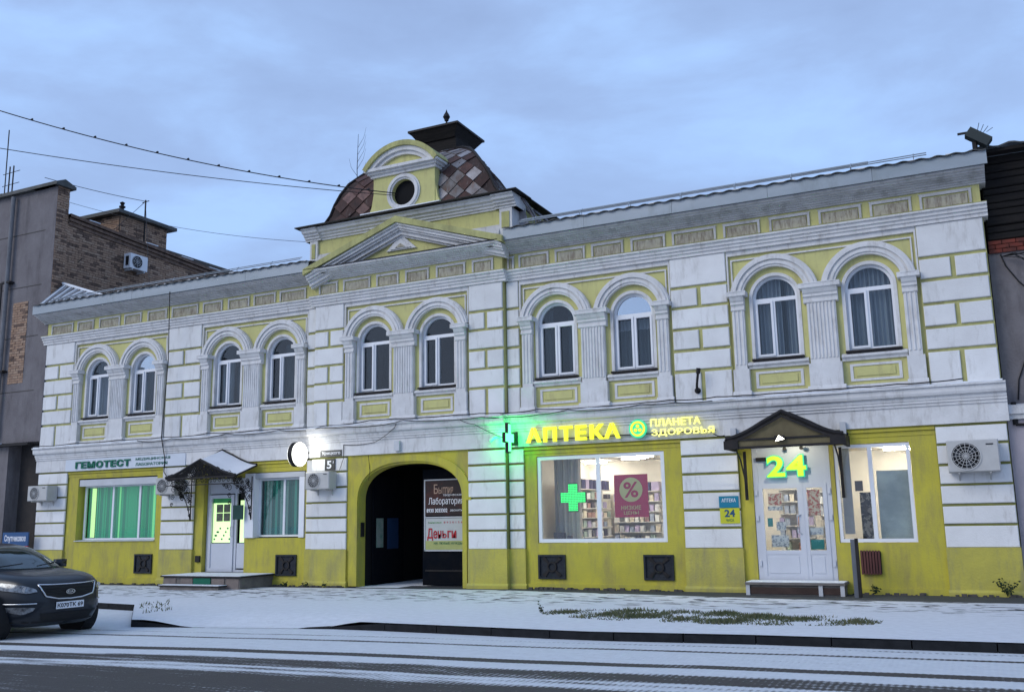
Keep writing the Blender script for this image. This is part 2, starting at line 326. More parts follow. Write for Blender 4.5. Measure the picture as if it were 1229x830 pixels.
# left part, behind the parking bay
BAY = [(-60, -4.6), (-19.5, -5.0), (-16.6, -5.5), (-13.9, -8.05)]
for (a, b), (c, d) in zip(BAY, BAY[1:]):
    for k in range(12):
        t0, t1 = k / 12, (k + 1) / 12
        m.quad((a, b + (.6 - b) * t0, zg(a)), (c, d + (.6 - d) * t0, zg(c)), (c, d + (.6 - d) * t1, zg(c)), (a, b + (.6 - b) * t1, zg(a)))
pav = struct(m.build('pavement', SIDE, smooth=True))
def stone(p, q, z0, z1a, z1b, w=.16):
    p, q = Vector((p[0], p[1], 0)), Vector((q[0], q[1], 0)); d = (q - p).normalized(); n = Vector((-d.y, d.x, 0)) * w; p = p + d * .008; q = q - d * .008
    b = MB(); i = 0
    b.v = [(p.x, p.y, z0), (q.x, q.y, z0), (q.x + n.x, q.y + n.y, z0), (p.x + n.x, p.y + n.y, z0), (p.x, p.y, z1a), (q.x, q.y, z1b), (q.x + n.x, q.y + n.y, z1b), (p.x + n.x, p.y + n.y, z1a)]
    b.f = [(0, 1, 5, 4), (1, 2, 6, 5), (2, 3, 7, 6), (3, 0, 4, 7), (4, 5, 6, 7), (3, 2, 1, 0)]
    o = b.build('kerb_stone', ASPH, pav); return o
X = -13.9
while X < 12:
    X2 = X + 1.0
    za, zb = topz(X, 0) - .012, topz(X2, 0) - .012
    stone((X, yk(X) - .012 + random.uniform(-.008, .008)), (X2, yk(X2) - .012), -.3, za + random.uniform(-.01, 0), zb)
    X = X2
for (a, b), (c, d) in zip(BAY[1:], BAY[2:]):
    n = max(1, round(math.hypot(c - a, d - b)))
    for k in range(n):
        p = (a + (c - a) * k / n, b + (d - b) * k / n - .012); q = (a + (c - a) * (k + 1) / n, b + (d - b) * (k + 1) / n - .012)
        stone(p, q, -.3, zg(p[0]) - .01, zg(q[0]) - .01)
# ------------------------------------------------------------ the yellow and white building
B = thing('historic_building', 'two-storey yellow and white plastered building with arched windows, gateway and broken tiled dome', 'building', (-13, 0, 0))
def cz(z, y): return 1.65 + (z - 1.65) * (D0 + y) / D0
def cx(x, y): return x * (D0 + y) / D0
BACK = .45
def block(x0, x1, z0, z1, y, back=.06, m=None, name='rustic_block'):
    j = lambda: random.uniform(-.004, .004)
    b = MB().cham(x0 + j(), x1 + j(), y + j(), y + back, z0 + j(), z1 + j(), .014); return b.build(name, m or WHITE, B)
UJ = [4.88, 5.365, 5.86, 6.37, 6.85]
def upper_pier(x0, x1, yf, split=True, l_end=False, r_end=False):
    MB().box(x0, x1, yf + .045, BACK, 4.16, 7.56).build('pier_wall', YELG, B)
    rows = [(4.16, UJ[0] - .035), (UJ[0] + .035, UJ[1] - .035), (UJ[1] + .035, UJ[2] - .035), (UJ[2] + .035, UJ[3] - .035), (UJ[3] + .035, UJ[4] - .035), (UJ[4] + .035, 7.56)]
    c = (x0 + x1) / 2
    for i, (a, b) in enumerate(rows):
        if split and i in (0, 2, 4): block(x0 + .02, c - .045, a, b, yf); block(c + .045, x1 - .02, a, b, yf)
        else: block(x0 + .02, x1 - .02, a, b, yf)
LJ = [1.37, 1.76, 2.155, 2.555, 2.96]
def lower_pier(x0, x1, yf):
    MB().box(x0, x1, yf + .045, BACK, .93, 3.37).build('pier_wall', OLIVE, B)
    zs = [.935] + [q for j in LJ for q in (j - .026, j + .026)] + [3.315]
    for a, b in zip(zs[::2], zs[1::2]): block(x0 + .012, x1 - .012, a, b, yf)
    MB().box(x0 - .004, x1 + .004, yf - .012, BACK, .1, .93).build('plinth', YELP, B)
    MB().extrx([(yf - .05, -.3), (yf - .05, .07), (yf - .015, .12), (BACK, .12), (BACK, -.3)], x0 - .03, x1 + .03).build('plinth_base', YELP, B)
for a, b, y, s_ in [(-27.17, -25.79, 0, 1), (-21.72, -20.35, 0, 1), (-16.41, -16.06, 0, 0), (-16.06, -15.07, -.15, 1), (-11.21, -10.2, -.15, 1), (-10.2, -9.83, 0, 0), (-5.92, -4.58, 0, 1), (-.57, .73, 0, 1)]: upper_pier(a, b, y, s_)
for a, b, y in [(-27.1, -25.75, 0), (-21.68, -20.39, 0), (-16.36, -16.06, 0), (-16.06, -14.9, -.15), (-11.26, -10.2, -.15), (-10.2, -9.78, 0), (-5.86, -4.58, 0), (-.57, .74, 0)]: lower_pier(a, b, y)
# side and rear walls, floors
MB().box(.30, .735, .451, 9, -.3, 8.5).build('end_wall', STUC, B); MB().box(-27.1, -26.8, .451, 9, -.3, 8.5).build('end_wall', STUC, B)
MB().box(-27.1, .73, 9, 9.3, -.3, 8.5).build('rear_wall', STUC, B)

def frieze(x0, x1, yf, panels):
    MB().box(x0, x1, yf, BACK, 7.86, 8.26).build('frieze', YEL, B)
    for a, b in zip(panels[::2], panels[1::2]):
        g = MB(); t = .05; y0 = yf - .035
        g.box(a, b, y0, yf - .002, 8.15, 8.2); g.box(a, a + t, y0, yf - .002, 7.89, 8.15); g.box(b - t, b, y0, yf - .002, 7.89, 8.15); g.box(a - .02, b + .02, yf - .012, yf - .001, 8.202, 8.22)
        fr = g.build('frieze_panel', GREYW, B)
        h = MB().cham(a + t + .03, b - t - .02, yf - .024, yf - .003, 7.885, 8.12, .01); h.build('panel_field', DIRTY, fr)
def cornices(x0, x1, yf, e0, e1, fas=True, cap=True):
    k = yf
    # architrave: stepped white band
    MB().extrx([(k + .0, 7.56), (k - .035, 7.56), (k - .035, 7.63), (k - .07, 7.64), (k - .07, 7.70), (k - .11, 7.71), (k - .11, 7.77), (k - .16, 7.79), (k - .16, 7.83), (k + .0, 7.86), (BACK, 7.86), (BACK, 7.56)], x0 - e0 * .1, x1 + e1 * .1).build('architrave', WHITE2, B)
    MB().extrx([(k - .165, 7.831), (k - .165, 7.842), (k - .003, 7.872), (k - .003, 7.861)], x0 - e0 * .1, x1 + e1 * .1).build('architrave_cap', YELG, B)
    top = [(k, 8.26), (k - .05, 8.265), (k - .05, 8.295), (k - .10, 8.30), (k - .10, 8.33), (k - .16, 8.335), (k - .16, 8.365), (k - .22, 8.37), (k - .22, 8.395), (k - .29, 8.40), (k - .29, 8.425), (k - .36, 8.43), (k - .36, 8.46), (k - .44, 8.475), (k - .44, 8.52), (BACK, 8.52), (BACK, 8.26)]
    MB().extrx(top, x0 - e0 * .12, x1 + e1 * .12).build('cornice', GREYW if fas else WHITE2, B)
def ledge(x0, x1, yf, e0, e1):
    k = yf
    MB().extrx([(k + .045, 3.37), (k - .02, 3.37), (k - .02, 3.745), (k - .05, 3.75), (k - .05, 3.80), (k - .08, 3.81), (k - .08, 3.86), (k - .10, 3.865), (k - .10, 3.93), (k - .17, 3.95), (k - .19, 4.0), (k - .19, 4.10), (k - .24, 4.11), (k - .24, 4.145), (k, 4.17), (BACK, 4.17), (BACK, 3.37)], x0 - e0 * .05, x1 + e1 * .05).build('string_course', WHITE2, B)
    g = MB(); n = int((x1 - x0) / .22); random.seed(3 + int(x0)); pr = []
    for i in range(n + 1):
        X = x0 + (x1 - x0) * i / n; h = random.uniform(.006, .035); w = random.uniform(-.02, .012); pr.append([(X, k - .24 + w, 4.147), (X, k - .235 + w, 4.147 + h), (X, k - .1, 4.165 + h), (X, k + .04, 4.185)])
    for p, q in zip(pr, pr[1:]):
        for j in range(3): g.quad(p[j], q[j], q[j + 1], p[j + 1])
    g.build('ledge_snow', SNOW, B)
for a, b, y, e0, e1 in [(-27.15, -16.06, 0, 1, 0), (-16.06, -10.2, -.15, 1, 1), (-10.2, .74, 0, 0, 1)]: ledge(a, b, y, e0, e1)
FL = [-26.92, -25.91, -25.71, -24.96, -24.71, -23.79, -23.6, -22.86, -22.6, -21.79, -21.59, -20.52, -20.33, -19.57, -19.35, -18.54, -18.38, -17.57, -17.42, -16.48]
FR = [-9.8, -8.97, -8.8, -8.0, -7.83, -7.01, -6.82, -5.97, -5.8, -4.76, -4.59, -3.76, -3.55, -2.67, -2.48, -1.59, -1.42, -.59, -.43, .56]
FC = [-15.91, -15.28, -15.09, -14.2, -14.0, -13.29, -13.08, -12.35, -12.13, -11.26, -11.06, -10.45]
frieze(-27.15, -16.06, 0, FL); frieze(-16.06, -10.2, -.15, FC); frieze(-10.2, .72, 0, FR + [-10.12, -9.93])
cornices(-27.15, -16.06, 0, 1, 0); cornices(-16.06, -10.2, -.15, 1, 1, fas=False); cornices(-10.2, .72, 0, 0, 1)
# fascia boards and roof edge
for a, b in [(-27.29, -16.05), (-10.0, .9)]:
    n = round((b - a) / 2.2); w = (b - a) / n
    for i in range(n):
        MB().box(a + i * w + .003, a + (i + 1) * w - .003, -.505 - .004 * (i % 2), -.47, 8.515, 8.80).build('fascia_board', FASC, B)
    g = MB(); N_ = int((b - a) / .05); rows = [(-.56, 8.815), (-.2, 8.90), (2, 9.40), (5.5, 10.15), (9.4, 9.2)]
    for i in range(N_):
        xa, xb = a + i * .05, a + (i + 1) * .05; ha, hb = .016 * math.sin(i * .95), .016 * math.sin((i + 1) * .95)
        for (ya, z_a), (yb, z_b) in zip(rows, rows[1:]): g.quad((xa, ya, z_a + ha), (xb, ya, z_a + hb), (xb, yb, z_b + hb), (xa, yb, z_b + ha))
        g.quad((xa, -.56, 8.795 + ha), (xb, -.56, 8.795 + hb), (xb, -.56, 8.815 + hb), (xa, -.56, 8.815 + ha))
    g.build('corrugated_roof', ROOFM, B, smooth=False, fix=False)
    gg = MB(); random.seed(5)
    X = a + .1
    while X < b - .2:
        w_ = random.uniform(.06, .5)
        if random.random() < .4: gg.box(X, min(X + w_ * .7, b - .05), -.46, -.3, 8.84, 8.848 + random.uniform(0, .018))
        X += w_ + random.uniform(.02, .15)
    stuff(gg.build('roof_snow', SNOW, B))
GR = B
def railing(a, b, z, y):
    g = MB(); g.tube([(a, y, z), (b, y, z)], .012); g.tube([(a, y + .08, z + .07), (b, y + .08, z + .07)], .012)
    r = g.build('snow_guard_rail', FASC, B); X = a + .4
    while X < b: MB().tube([(X, y + .05, z - .12), (X, y, z), (X, y + .08, z + .09)], .011, 5).build('rail_bracket', FASC, r); X += 1.25
railing(-9.6, -1.35, 8.99, -.3); railing(-9.6, -.2, 8.93, -.42); railing(-26.6, -16.4, 8.93, -.42)

# ------------------------------------------------------------ upper windows and bays
def folds(x0, x1, z0, z1, y, m, parent, name='curtain', n=None, top=None):
    n = n or max(8, int((x1 - x0) / .022)); g = MB(); P_ = []
    for i in range(n + 1):
        X = x0 + (x1 - x0) * i / n; P_.append((X, y + .045 * math.sin(i * 1.45 + .6 * math.sin(i * .31)) + .01 * math.sin(i * .7)))
    for (a, ya), (b, yb) in zip(P_, P_[1:]): g.quad((a, ya, z0), (b, yb, z0), (b, yb, z1), (a, ya, z1))
    return g.build(name, m, parent, smooth=True, fix=False)
def window_up(c, yb, both=False, gl=None, curt=None, glu=None):
    f = .055; r = .49; zb, zs = 5.03, 6.40; y0, y1 = yb + .07, yb + .15; mul = c if both else c - .05
    g = MB(); g.ring(c, zs, r - f, r, y0, y1); g.box(c - r, c - r + f, y0, y1, zb, zs); g.box(c + r - f, c + r, y0, y1, zb, zs); g.box(c - r + f, c + r - f, y0, y1, zb, zb + .075)
    g.box(c - r + f, c + r - f, y0, y1, zs - .075, zs + .01); g.box(mul - .035, mul + .035, y0, y1, zb + .075, zs - .075)
    fr = g.build('window', PVC, B)
    def sash(a, b, z0, z1):
        s_ = MB(); t = .05; s_.box(a, a + t, y0 - .03, y0 + .04, z0, z1); s_.box(b - t, b, y0 - .03, y0 + .04, z0, z1); s_.box(a + t, b - t, y0 - .03, y0 + .04, z0, z0 + t); s_.box(a + t, b - t, y0 - .03, y0 + .04, z1 - t, z1)
        s_.build('sash_frame', PVC, fr)
    sash(c - r + f - .012, mul - .012, zb + .06, zs - .06)
    if both: sash(mul + .012, c + r - f + .012, zb + .06, zs - .06)
    gl = gl or G_UP; glu = glu or gl
    MB().prism([(c + (r - f) * math.cos(PI * k / 20), zs + .01 + (r - f) * math.sin(PI * k / 20)) for k in range(21)], y0 + .04, y0 + .045).build('pane', glu, fr)
    MB().box(c - r + f, mul - .035, y0 + .04, y0 + .045, zb + .075, zs - .075).build('pane', gl, fr); MB().box(mul + .035, c + r - f, y0 + .04, y0 + .045, zb + .075, zs - .075).build('pane', gl, fr)
    for (a, b, z0, z1, m_) in curt or []: folds(c + a, c + b, z0, z1, y0 + .22, m_, fr)
    MB().box(c - .56, c + .56, yb - .13, yb + .12, 4.988, 5.034).build('sill', DKMET, fr)
def pilaster(c, yb, wc, ws, wb, flute):
    y = yb - .12
    p = MB().box(c - ws / 2, c + ws / 2, y, yb - .001, 4.82, 6.22)
    p = p.build('pilaster', WHITE2, B)
    nf = max(2, int(ws / .075)); 
    for i in range(nf):
        X = c - ws / 2 + ws * (i + .5) / nf; MB().cham(X - .022, X + .022, y - .022, y - .001, 4.92, 6.15, .012).build('reeding', WHITE2, p)
    MB().extrx([(y - .01, 6.15), (y - .035, 6.16), (y - .035, 6.2), (y - .015, 6.22), (y - .02, 6.27), (y - .06, 6.29), (y - .06, 6.34), (y - .09, 6.37), (y - .13, 6.45), (y - .15, 6.46), (y - .15, 6.54), (y - .17, 6.55), (y - .17, 6.575), (yb, 6.585), (yb, 6.15)], c - wc / 2 + .07, c + wc / 2 - .07).build('capital', WHITE2, p)
    MB().box(c - wc / 2, c + wc / 2, y - .16, yb - .002, 6.465, 6.57).build('abacus', WHITE2, p)
    MB().box(c - ws / 2 - .04, c + ws / 2 + .04, y - .03, yb - .001, 4.33, 4.82).build('pedestal', WHITE2, p)
    MB().extrx([(y - .07, 4.16), (y - .07, 4.25), (y - .03, 4.33), (yb, 4.33), (yb, 4.16)], c - wb / 2, c + wb / 2).build('pilaster_base', WHITE2, p)
def bay(x0, x1, yo, wins):
    yb = yo + .10; c = (x0 + x1) / 2; cs = (c - .99, c + .99)
    g = MB(); g.archpanel(x0, c, 4.2, 7.45, cs[0], .55, 4.95, 6.40, yb, yb + .1); g.archpanel(c, x1, 4.2, 7.45, cs[1], .55, 4.95, 6.40, yb, yb + .1); g.build('bay_wall', YEL, B, fix=False)
    MB().box(x0, x1, yo + .03, BACK, 7.45, 7.56).build('bay_lintel', WHITE2, B)
    g = MB(); g.box(x0, x0 + .035, yo + .03, yb - .002, 6.6, 7.45); g.box(x1 - .035, x1, yo + .03, yb - .002, 6.6, 7.45); g.box(x0 + .09, x0 + .12, yo + .06, yb - .002, 6.6, 7.36); g.box(x1 - .12, x1 - .09, yo + .06, yb - .002, 6.6, 7.36); g.box(x0 + .12, x1 - .12, yo + .06, yb - .002, 7.33, 7.36); g.build('spandrel_moulding', WHITE2, B)
    for i, q in enumerate(cs):
        a0 = math.asin(.175 / .83)
        g = MB()
        for r0, r1, yy in ((.69, .74, -.02), (.74, .80, -.05), (.80, .845, -.03), (.845, .905, -.075), (.905, .955, -.045), (.955, .975, -.01)): g.ring(q, 6.40, r0, r1, yo + yy, yb - .001 , a0, PI - a0, 28)
        g.build('archivolt', WHITE2, B)
        g = MB(); g.ring(q, 6.40, .49, .56, yb - .02, yb + .22, 0, PI, 24); g.box(q - .56, q - .49, yb - .02, yb + .22, 5.03, 6.40); g.box(q + .49, q + .56, yb - .02, yb + .22, 5.03, 6.40); g.build('window_surround', WHITE2, B)
        window_up(q, yb + .02, **wins[i])
        # sill ledge and apron
        l_, r_ = (x0 + .36, c - .34) if i == 0 else (c + .34, x1 - .36)
        MB().extrx([(yb - .12, 4.90), (yb - .12, 4.935), (yb - .02, 4.985), (yb + .2, 4.99), (yb + .2, 4.82), (yb - .05, 4.82), (yb - .06, 4.87)], l_, r_).build('sill_ledge', WHITE2, B)
        g = MB(); A, Bx = l_ + .14, r_ - .14
        for (p0, p1, z0, z1) in ((A, Bx, 4.70, 4.75), (A, Bx, 4.38, 4.43), (A, A + .06, 4.43, 4.70), (Bx - .06, Bx, 4.43, 4.70)): g.box(p0, p1, yb - .02, yb - .001, z0, z1)
        fr = g.build('apron_frame', WHITE2, B); MB().cham(A + .12, Bx - .12, yb - .02, yb - .001, 4.48, 4.66, .01).build('apron_panel', YEL, fr)
        MB().box(l_, r_, yb - .08, yb - .001, 4.2, 4.30).build('apron_base', WHITE2, B)
    MB().box(x0, x1, yb - .05, BACK, 4.15, 4.21).build('bay_footing', WHITE2, B)
    pilaster(x0 + .21, yb, .44, .27, .40, False); pilaster(x1 - .21, yb, .44, .27, .40, False); pilaster(c, yb, .86, .60, .78, True)
full = [(-.46, .46, 4.9, 6.9, CURT)]
bay(-25.79, -21.72, 0, [dict(curt=[(-.46, .46, 4.9, 6.36, CURT), (-.46, .46, 6.36, 6.95, CURTD)]), dict(curt=[(-.46, .46, 4.9, 6.36, CURTD)], glu=G_SKY)])
bay(-20.35, -16.41, 0, [dict(curt=[(-.46, -.02, 4.9, 6.4, CURT), (.1, .46, 4.9, 6.2, CURTD)]), dict(curt=[(-.1, .46, 4.9, 6.7, CURTD)])])
bay(-15.07, -11.21, -.15, [dict(curt=[(-.46, -.3, 4.9, 6.4, CURTD)]), dict()])
bay(-9.83, -5.92, 0, [dict(both=True, curt=[(-.46, -.2, 4.9, 6.8, CURTD), (.2, .46, 4.9, 6.8, CURTD)]), dict(both=True, glu=G_SKY, curt=[(-.46, .46, 4.9, 6.05, CURTD), (-.46, .46, 6.05, 6.3, CURT)])])
bay(-4.58, -.57, 0, [dict(curt=[(-.46, .1, 4.9, 6.9, CURT), (.1, .2, 4.9, 6.9, CURTD), (.2, .46, 4.9, 6.9, CURT)]), dict(curt=full)])
# closed dim room behind the upper windows
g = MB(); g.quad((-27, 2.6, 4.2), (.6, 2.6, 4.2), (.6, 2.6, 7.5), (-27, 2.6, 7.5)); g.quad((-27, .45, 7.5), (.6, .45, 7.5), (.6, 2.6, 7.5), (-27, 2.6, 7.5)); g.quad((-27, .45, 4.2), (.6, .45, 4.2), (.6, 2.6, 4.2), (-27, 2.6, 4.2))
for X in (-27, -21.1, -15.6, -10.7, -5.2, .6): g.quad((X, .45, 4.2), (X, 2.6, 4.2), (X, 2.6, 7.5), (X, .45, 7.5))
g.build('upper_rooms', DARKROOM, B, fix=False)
# ------------------------------------------------------------ gable, attic, dormer and tiled dome
def rake(xl, zl, xa, za, xr, zr, th, y0, y1, m, name, off=0):
    # band of thickness th below the raking line
    for s_, (a, b, c, d) in enumerate(((xl, zl, xa, za), (xa, za, xr, zr))):
        L_ = math.hypot(c - a, d - b); k = abs((d - b) / (c - a)); vt = (th[1] - th[0]) * math.sqrt(1 + k * k); o_ = th[0] * math.sqrt(1 + k * k)
        MB().prism([(a, b - o_ - vt), (c, d - o_ - vt), (c, d - o_), (a, b - o_)], y0, y1).build(name, m, B)
GX = (-16.15, 8.55, -13.12, 9.62, -9.98, 8.62)
rake(*GX, (0, .16), -.62, -.1, YELG, 'gable_cover')
for t0, t1, y in ((.165, .21, -.56), (.212, .28, -.5), (.282, .33, -.44), (.332, .42, -.36), (.422, .47, -.28)):
    rake(GX[0] + .05, GX[1], GX[2], GX[3], GX[4] - .05, GX[5], (t0, t1), y, -.1, WHITE2, 'raking_moulding')
MB().prism([(-16.0, 8.5), (-10.15, 8.5), (-13.12, 9.45)], -.2, .2).build('tympanum', YEL, B)
MB().box(-16.12, -10.1, -.62, -.1, 8.521, 8.54).build('gable_floor_cover', DKMET, B)
g = MB(); tx, tz = -13.16, 8.78
for k, (w, h, y) in enumerate(((.47, .42, -.26), (.33, .29, -.29), (.16, .14, -.31))):
    A_ = [(tx - w, tz + .03 * k), (tx + w, tz + .03 * k), (tx, tz + h + .03 * k * .5)]
    MB().prism(A_, y, -.2).build('triangle_ornament', WHITE2 if k < 2 else DIRTY, B)
AX0, AX1, AY = -16.3, -9.95, -.02
MB().box(AX0, AX1, AY, 2.9, 8.5, 9.86).build('attic_wall', YEL, B)
for a, b in ((AX0 - .02, AX0 + .24), (AX1 - .34, AX1 + .02)):
    MB().box(a, b, AY - .07, .8, 8.6, 9.5).build('attic_pilaster', WHITE2, B); MB().box(a + .07, b - .07, AY - .09, AY - .071, 8.98, 9.4).build('pilaster_panel', YELG, B)
MB().extrx([(AY - .12, 8.82), (AY - .12, 8.86), (AY - .02, 9.1), (AY, 9.1), (AY, 8.82)], AX0 + .24, AX1 - .34).build('attic_skirt', GREYW, B)
for x0, x1, dy in ((AX0 - .05, AX1 + .05, 0), (AX0 - .06, AX0 + .26, .05), (AX1 - .36, AX1 + .06, .05)):
    k = AY - dy - .003
    MB().extrx([(k - .04, 9.50), (k - .04, 9.55), (k - .09, 9.56), (k - .09, 9.61), (k - .15, 9.63), (k - .15, 9.68), (k - .23, 9.70), (k - .25, 9.77), (k - .30, 9.78), (k - .30, 9.82), (k + .5, 9.82), (k + .5, 9.5)], x0 - .1, x1 + .1).build('attic_cornice', WHITE2, B)
random.seed(11); n = 9
for i in range(n):
    a = AX0 - .3 + (AX1 - AX0 + .6) * i / n; b = AX0 - .3 + (AX1 - AX0 + .6) * (i + 1) / n; j = random.uniform(0, .02)
    MB().box(a, b + .01, AY - .46 + j * 2, .5, 9.822 + j, 9.85 + j).build('eave_sheet', DKMET, B)
MB().box(AX1 + .05, AX1 + .3, .5, 2.6, 9.82, 9.85).build('eave_sheet', DKMET, B); MB().box(AX0 - .3, AX0 - .05, .5, 2.6, 9.82, 9.85).build('eave_sheet', DKMET, B)
DX, DY = -13.12, 2.17
PR = [(9.85, 3.0), (10.0, 2.76), (10.2, 2.61), (10.5, 2.49), (10.8, 2.32), (11.1, 2.1), (11.4, 1.84), (11.7, 1.52), (11.95, 1.12), (12.15, .68)]
def hyf(hx): return .6 + (hx - .68) * .952 if hx < 2.15 else 2.0 + (hx - 2.15) * .22
def hyb(hx): return .56
RUST = mat('rusty_sheet_metal', (.06, .038, .034), .8, col2=(.03, .022, .022), scale=5, bump=.3, dirt=(.19, .17, .17), dscale=3, dlo=.55, dhi=.7)
g = MB(); c = []
for z, hx in PR:
    hy = hyf(hx); hb_ = hyb(hx); c.append([(DX - hx, DY - hy, z), (DX + hx, DY - hy, z), (DX + hx * .78, DY + hb_, z), (DX - hx * .78, DY + hb_, z)])
for a, b in zip(c, c[1:]):
    for k in range(4): g.quad(a[k], a[(k + 1) % 4], b[(k + 1) % 4], b[k])
g.quad(*c[-1]); g.build('dome_shell', RUST, B)
arc = [0.]
for (z0, h0), (z1, h1) in zip(PR, PR[1:]): arc.append(arc[-1] + math.hypot(z1 - z0, h1 - h0))
def domept(side, u, s_, off=0.):           # side 0 front, 1 right(+x), 3 left ; u lateral metres, s_ arc length
    s_ = max(0, min(arc[-1] - 1e-4, s_)); k = max(i for i in range(len(arc)) if arc[i] <= s_); k = min(k, len(PR) - 2); f = (s_ - arc[k]) / (arc[k + 1] - arc[k])
    z = PR[k][0] + f * (PR[k + 1][0] - PR[k][0]); hx = PR[k][1] + f * (PR[k + 1][1] - PR[k][1]); hy = hyf(hx)
    dz, dh = PR[k + 1][0] - PR[k][0], PR[k][1] - PR[k + 1][1]; l_ = math.hypot(dz, dh); n_h, n_z = dz / l_, dh / l_
    if side == 0: return (DX + u, DY - hy - n_h * off, z + n_z * off), hx
    fr_ = max(0, min(1, (u + hy) / (hy + hyb(hx)))); hq = hx * (1 - .22 * fr_)
    if side == 1: return (DX + hq + n_h * off, DY + u, z + n_z * off), hy
    return (DX - hq - n_h * off, DY + u, z + n_z * off), hy
SHG = [mat('zinc_grey_shingle', (.27, .26, .27), .55, col2=(.14, .115, .11), scale=4, metal=.2, bump=.5, rnd=.45, dirt=(.16, .085, .06), dscale=4, dlo=.5, dhi=.7),
       mat('rust_red_shingle', (.10, .05, .042), .75, col2=(.05, .032, .03), scale=6, bump=.5, rnd=.45, dirt=(.24, .2, .19), dscale=5, dlo=.6, dhi=.75),
       mat('pale_zinc_shingle', (.36, .35, .37), .5, col2=(.20, .17, .165), scale=4, metal=.2, bump=.5, rnd=.45), mat('pinkish_rusty_shingle', (.20, .115, .10), .7, col2=(.09, .055, .05), scale=6, bump=.5, rnd=.45)]
random.seed(21); T_ = .25
for side in (0, 1, 3):
    j = 0; s_ = .05
    while s_ < arc[-1] - .15:
        for i in range(-13, 14):
            u = i * 2 * T_ + (T_ if j % 2 else 0)
            p, lim = domept(side, u, s_)
            if abs(u) > lim - T_ * .6: continue
            if side == 0 and abs(u) < 1.0 and s_ < 1.5: continue
            if side != 0 and u > hyb(PR[3][1]) - .3: continue
            if random.random() < .04: continue
            q = []
            tl = random.uniform(0, .018)
            for du, ds, o_ in ((0, -T_, .05 + tl), (T_ * .97, 0, .025 + tl * random.random()), (0, T_, .012), (-T_ * .97, 0, .025 + tl * random.random())): q.append(domept(side, u + du, s_ + ds, o_)[0])
            q2 = [domept(side, u + du, s_ + ds, .0)[0] for du, ds in ((0, -T_), (T_ * .97, 0), (0, T_), (-T_ * .97, 0))]
            g = MB(); g.v = q + q2; g.f = [(0, 1, 2, 3), (7, 6, 5, 4)] + [(k, 4 + k, 4 + (k + 1) % 4, (k + 1) % 4) for k in range(4)]
            chk = (i + (j // 2)) % 2
            warm = u < 0 and side == 0 or side == 3
            chk = j % 2
            mm = (SHG[1] if chk else random.choice((SHG[1], SHG[3], SHG[3]))) if warm else (random.choice((SHG[1], SHG[1], SHG[3], SHG[0])) if chk else random.choice((SHG[0], SHG[2], SHG[2])))
            g.build('shingle', mm, B)
        s_ += T_; j += 1
for sx in (-1, 1):                               # hip ribs
    for sy in (-1, 1):
        MB().tube([(DX + sx * (hx * (1 if sy < 0 else .78) + .01), (DY - hyf(hx) - .01) if sy < 0 else (DY + hyb(hx) + .01), z + .02) for z, hx in PR], .04, 6).build('hip_rib', DKMET, B)
MB().box(DX - .62, DX + .62, DY - .55, DY + .55, 12.1, 12.86).build('lantern_neck', WOODB, B)
g = MB(); h = .84; e_ = [(DX - h, DY - h, 12.84), (DX + h, DY - h, 12.84), (DX + h, DY + h, 12.84), (DX - h, DY + h, 12.84)]; e2 = [(x, y, 12.90) for x, y, z in e_]; ap = (DX, DY, 13.22)
g.quad(*e_[::-1])
for k in range(4): g.quad(e_[k], e_[(k + 1) % 4], e2[(k + 1) % 4], e2[k]); g.quad(e2[k], e2[(k + 1) % 4], ap)
capo = g.build('dome_cap', DKMET, B)
g = MB()
for k in range(4):
    a, b_ = (k * 2 + 1) * PI / 4, (k * 2 + 3) * PI / 4
    r0, r1 = .84 * 1.41, .62 * 1.41
    g.quad((DX + .80 * 1.41 * math.cos(a), DY + .80 * 1.41 * math.sin(a), 12.835), (DX + .80 * 1.41 * math.cos(b_), DY + .80 * 1.41 * math.sin(b_), 12.835), (DX + .6 * 1.41 * math.cos(b_), DY + .6 * 1.41 * math.sin(b_), 12.55), (DX + .6 * 1.41 * math.cos(a), DY + .6 * 1.41 * math.sin(a), 12.55))
g.build('cap_soffit', WOODB, capo)
def lathe(pr, cx_, cy_, seg=12):
    g = MB()
    for k in range(seg):
        a, b_ = 2 * PI * k / seg, 2 * PI * (k + 1) / seg
        for (z0, r0), (z1, r1) in zip(pr, pr[1:]): g.quad((cx_ + r0 * math.cos(a), cy_ + r0 * math.sin(a), z0), (cx_ + r0 * math.cos(b_), cy_ + r0 * math.sin(b_), z0), (cx_ + r1 * math.cos(b_), cy_ + r1 * math.sin(b_), z1), (cx_ + r1 * math.cos(a), cy_ + r1 * math.sin(a), z1))
    return g
lathe([(13.15, .03), (13.36, .025), (13.38, .06), (13.43, .07), (13.5, .11), (13.58, .08), (13.66, .03), (13.74, .005)], DX, DY).build('finial', DKMET, B, smooth=True)
# dormer
dc = -13.17; dy = -.12
g = MB(); n = 28
g.v = []; 
A_ = [(dc - 1.02, 9.86), (dc - .95, 11.0), (dc + .95, 11.0), (dc + 1.02, 9.86)]
ring_o = [(dc + .37 * math.cos(2 * PI * k / n), 10.44 + .37 * math.sin(2 * PI * k / n)) for k in range(n)]
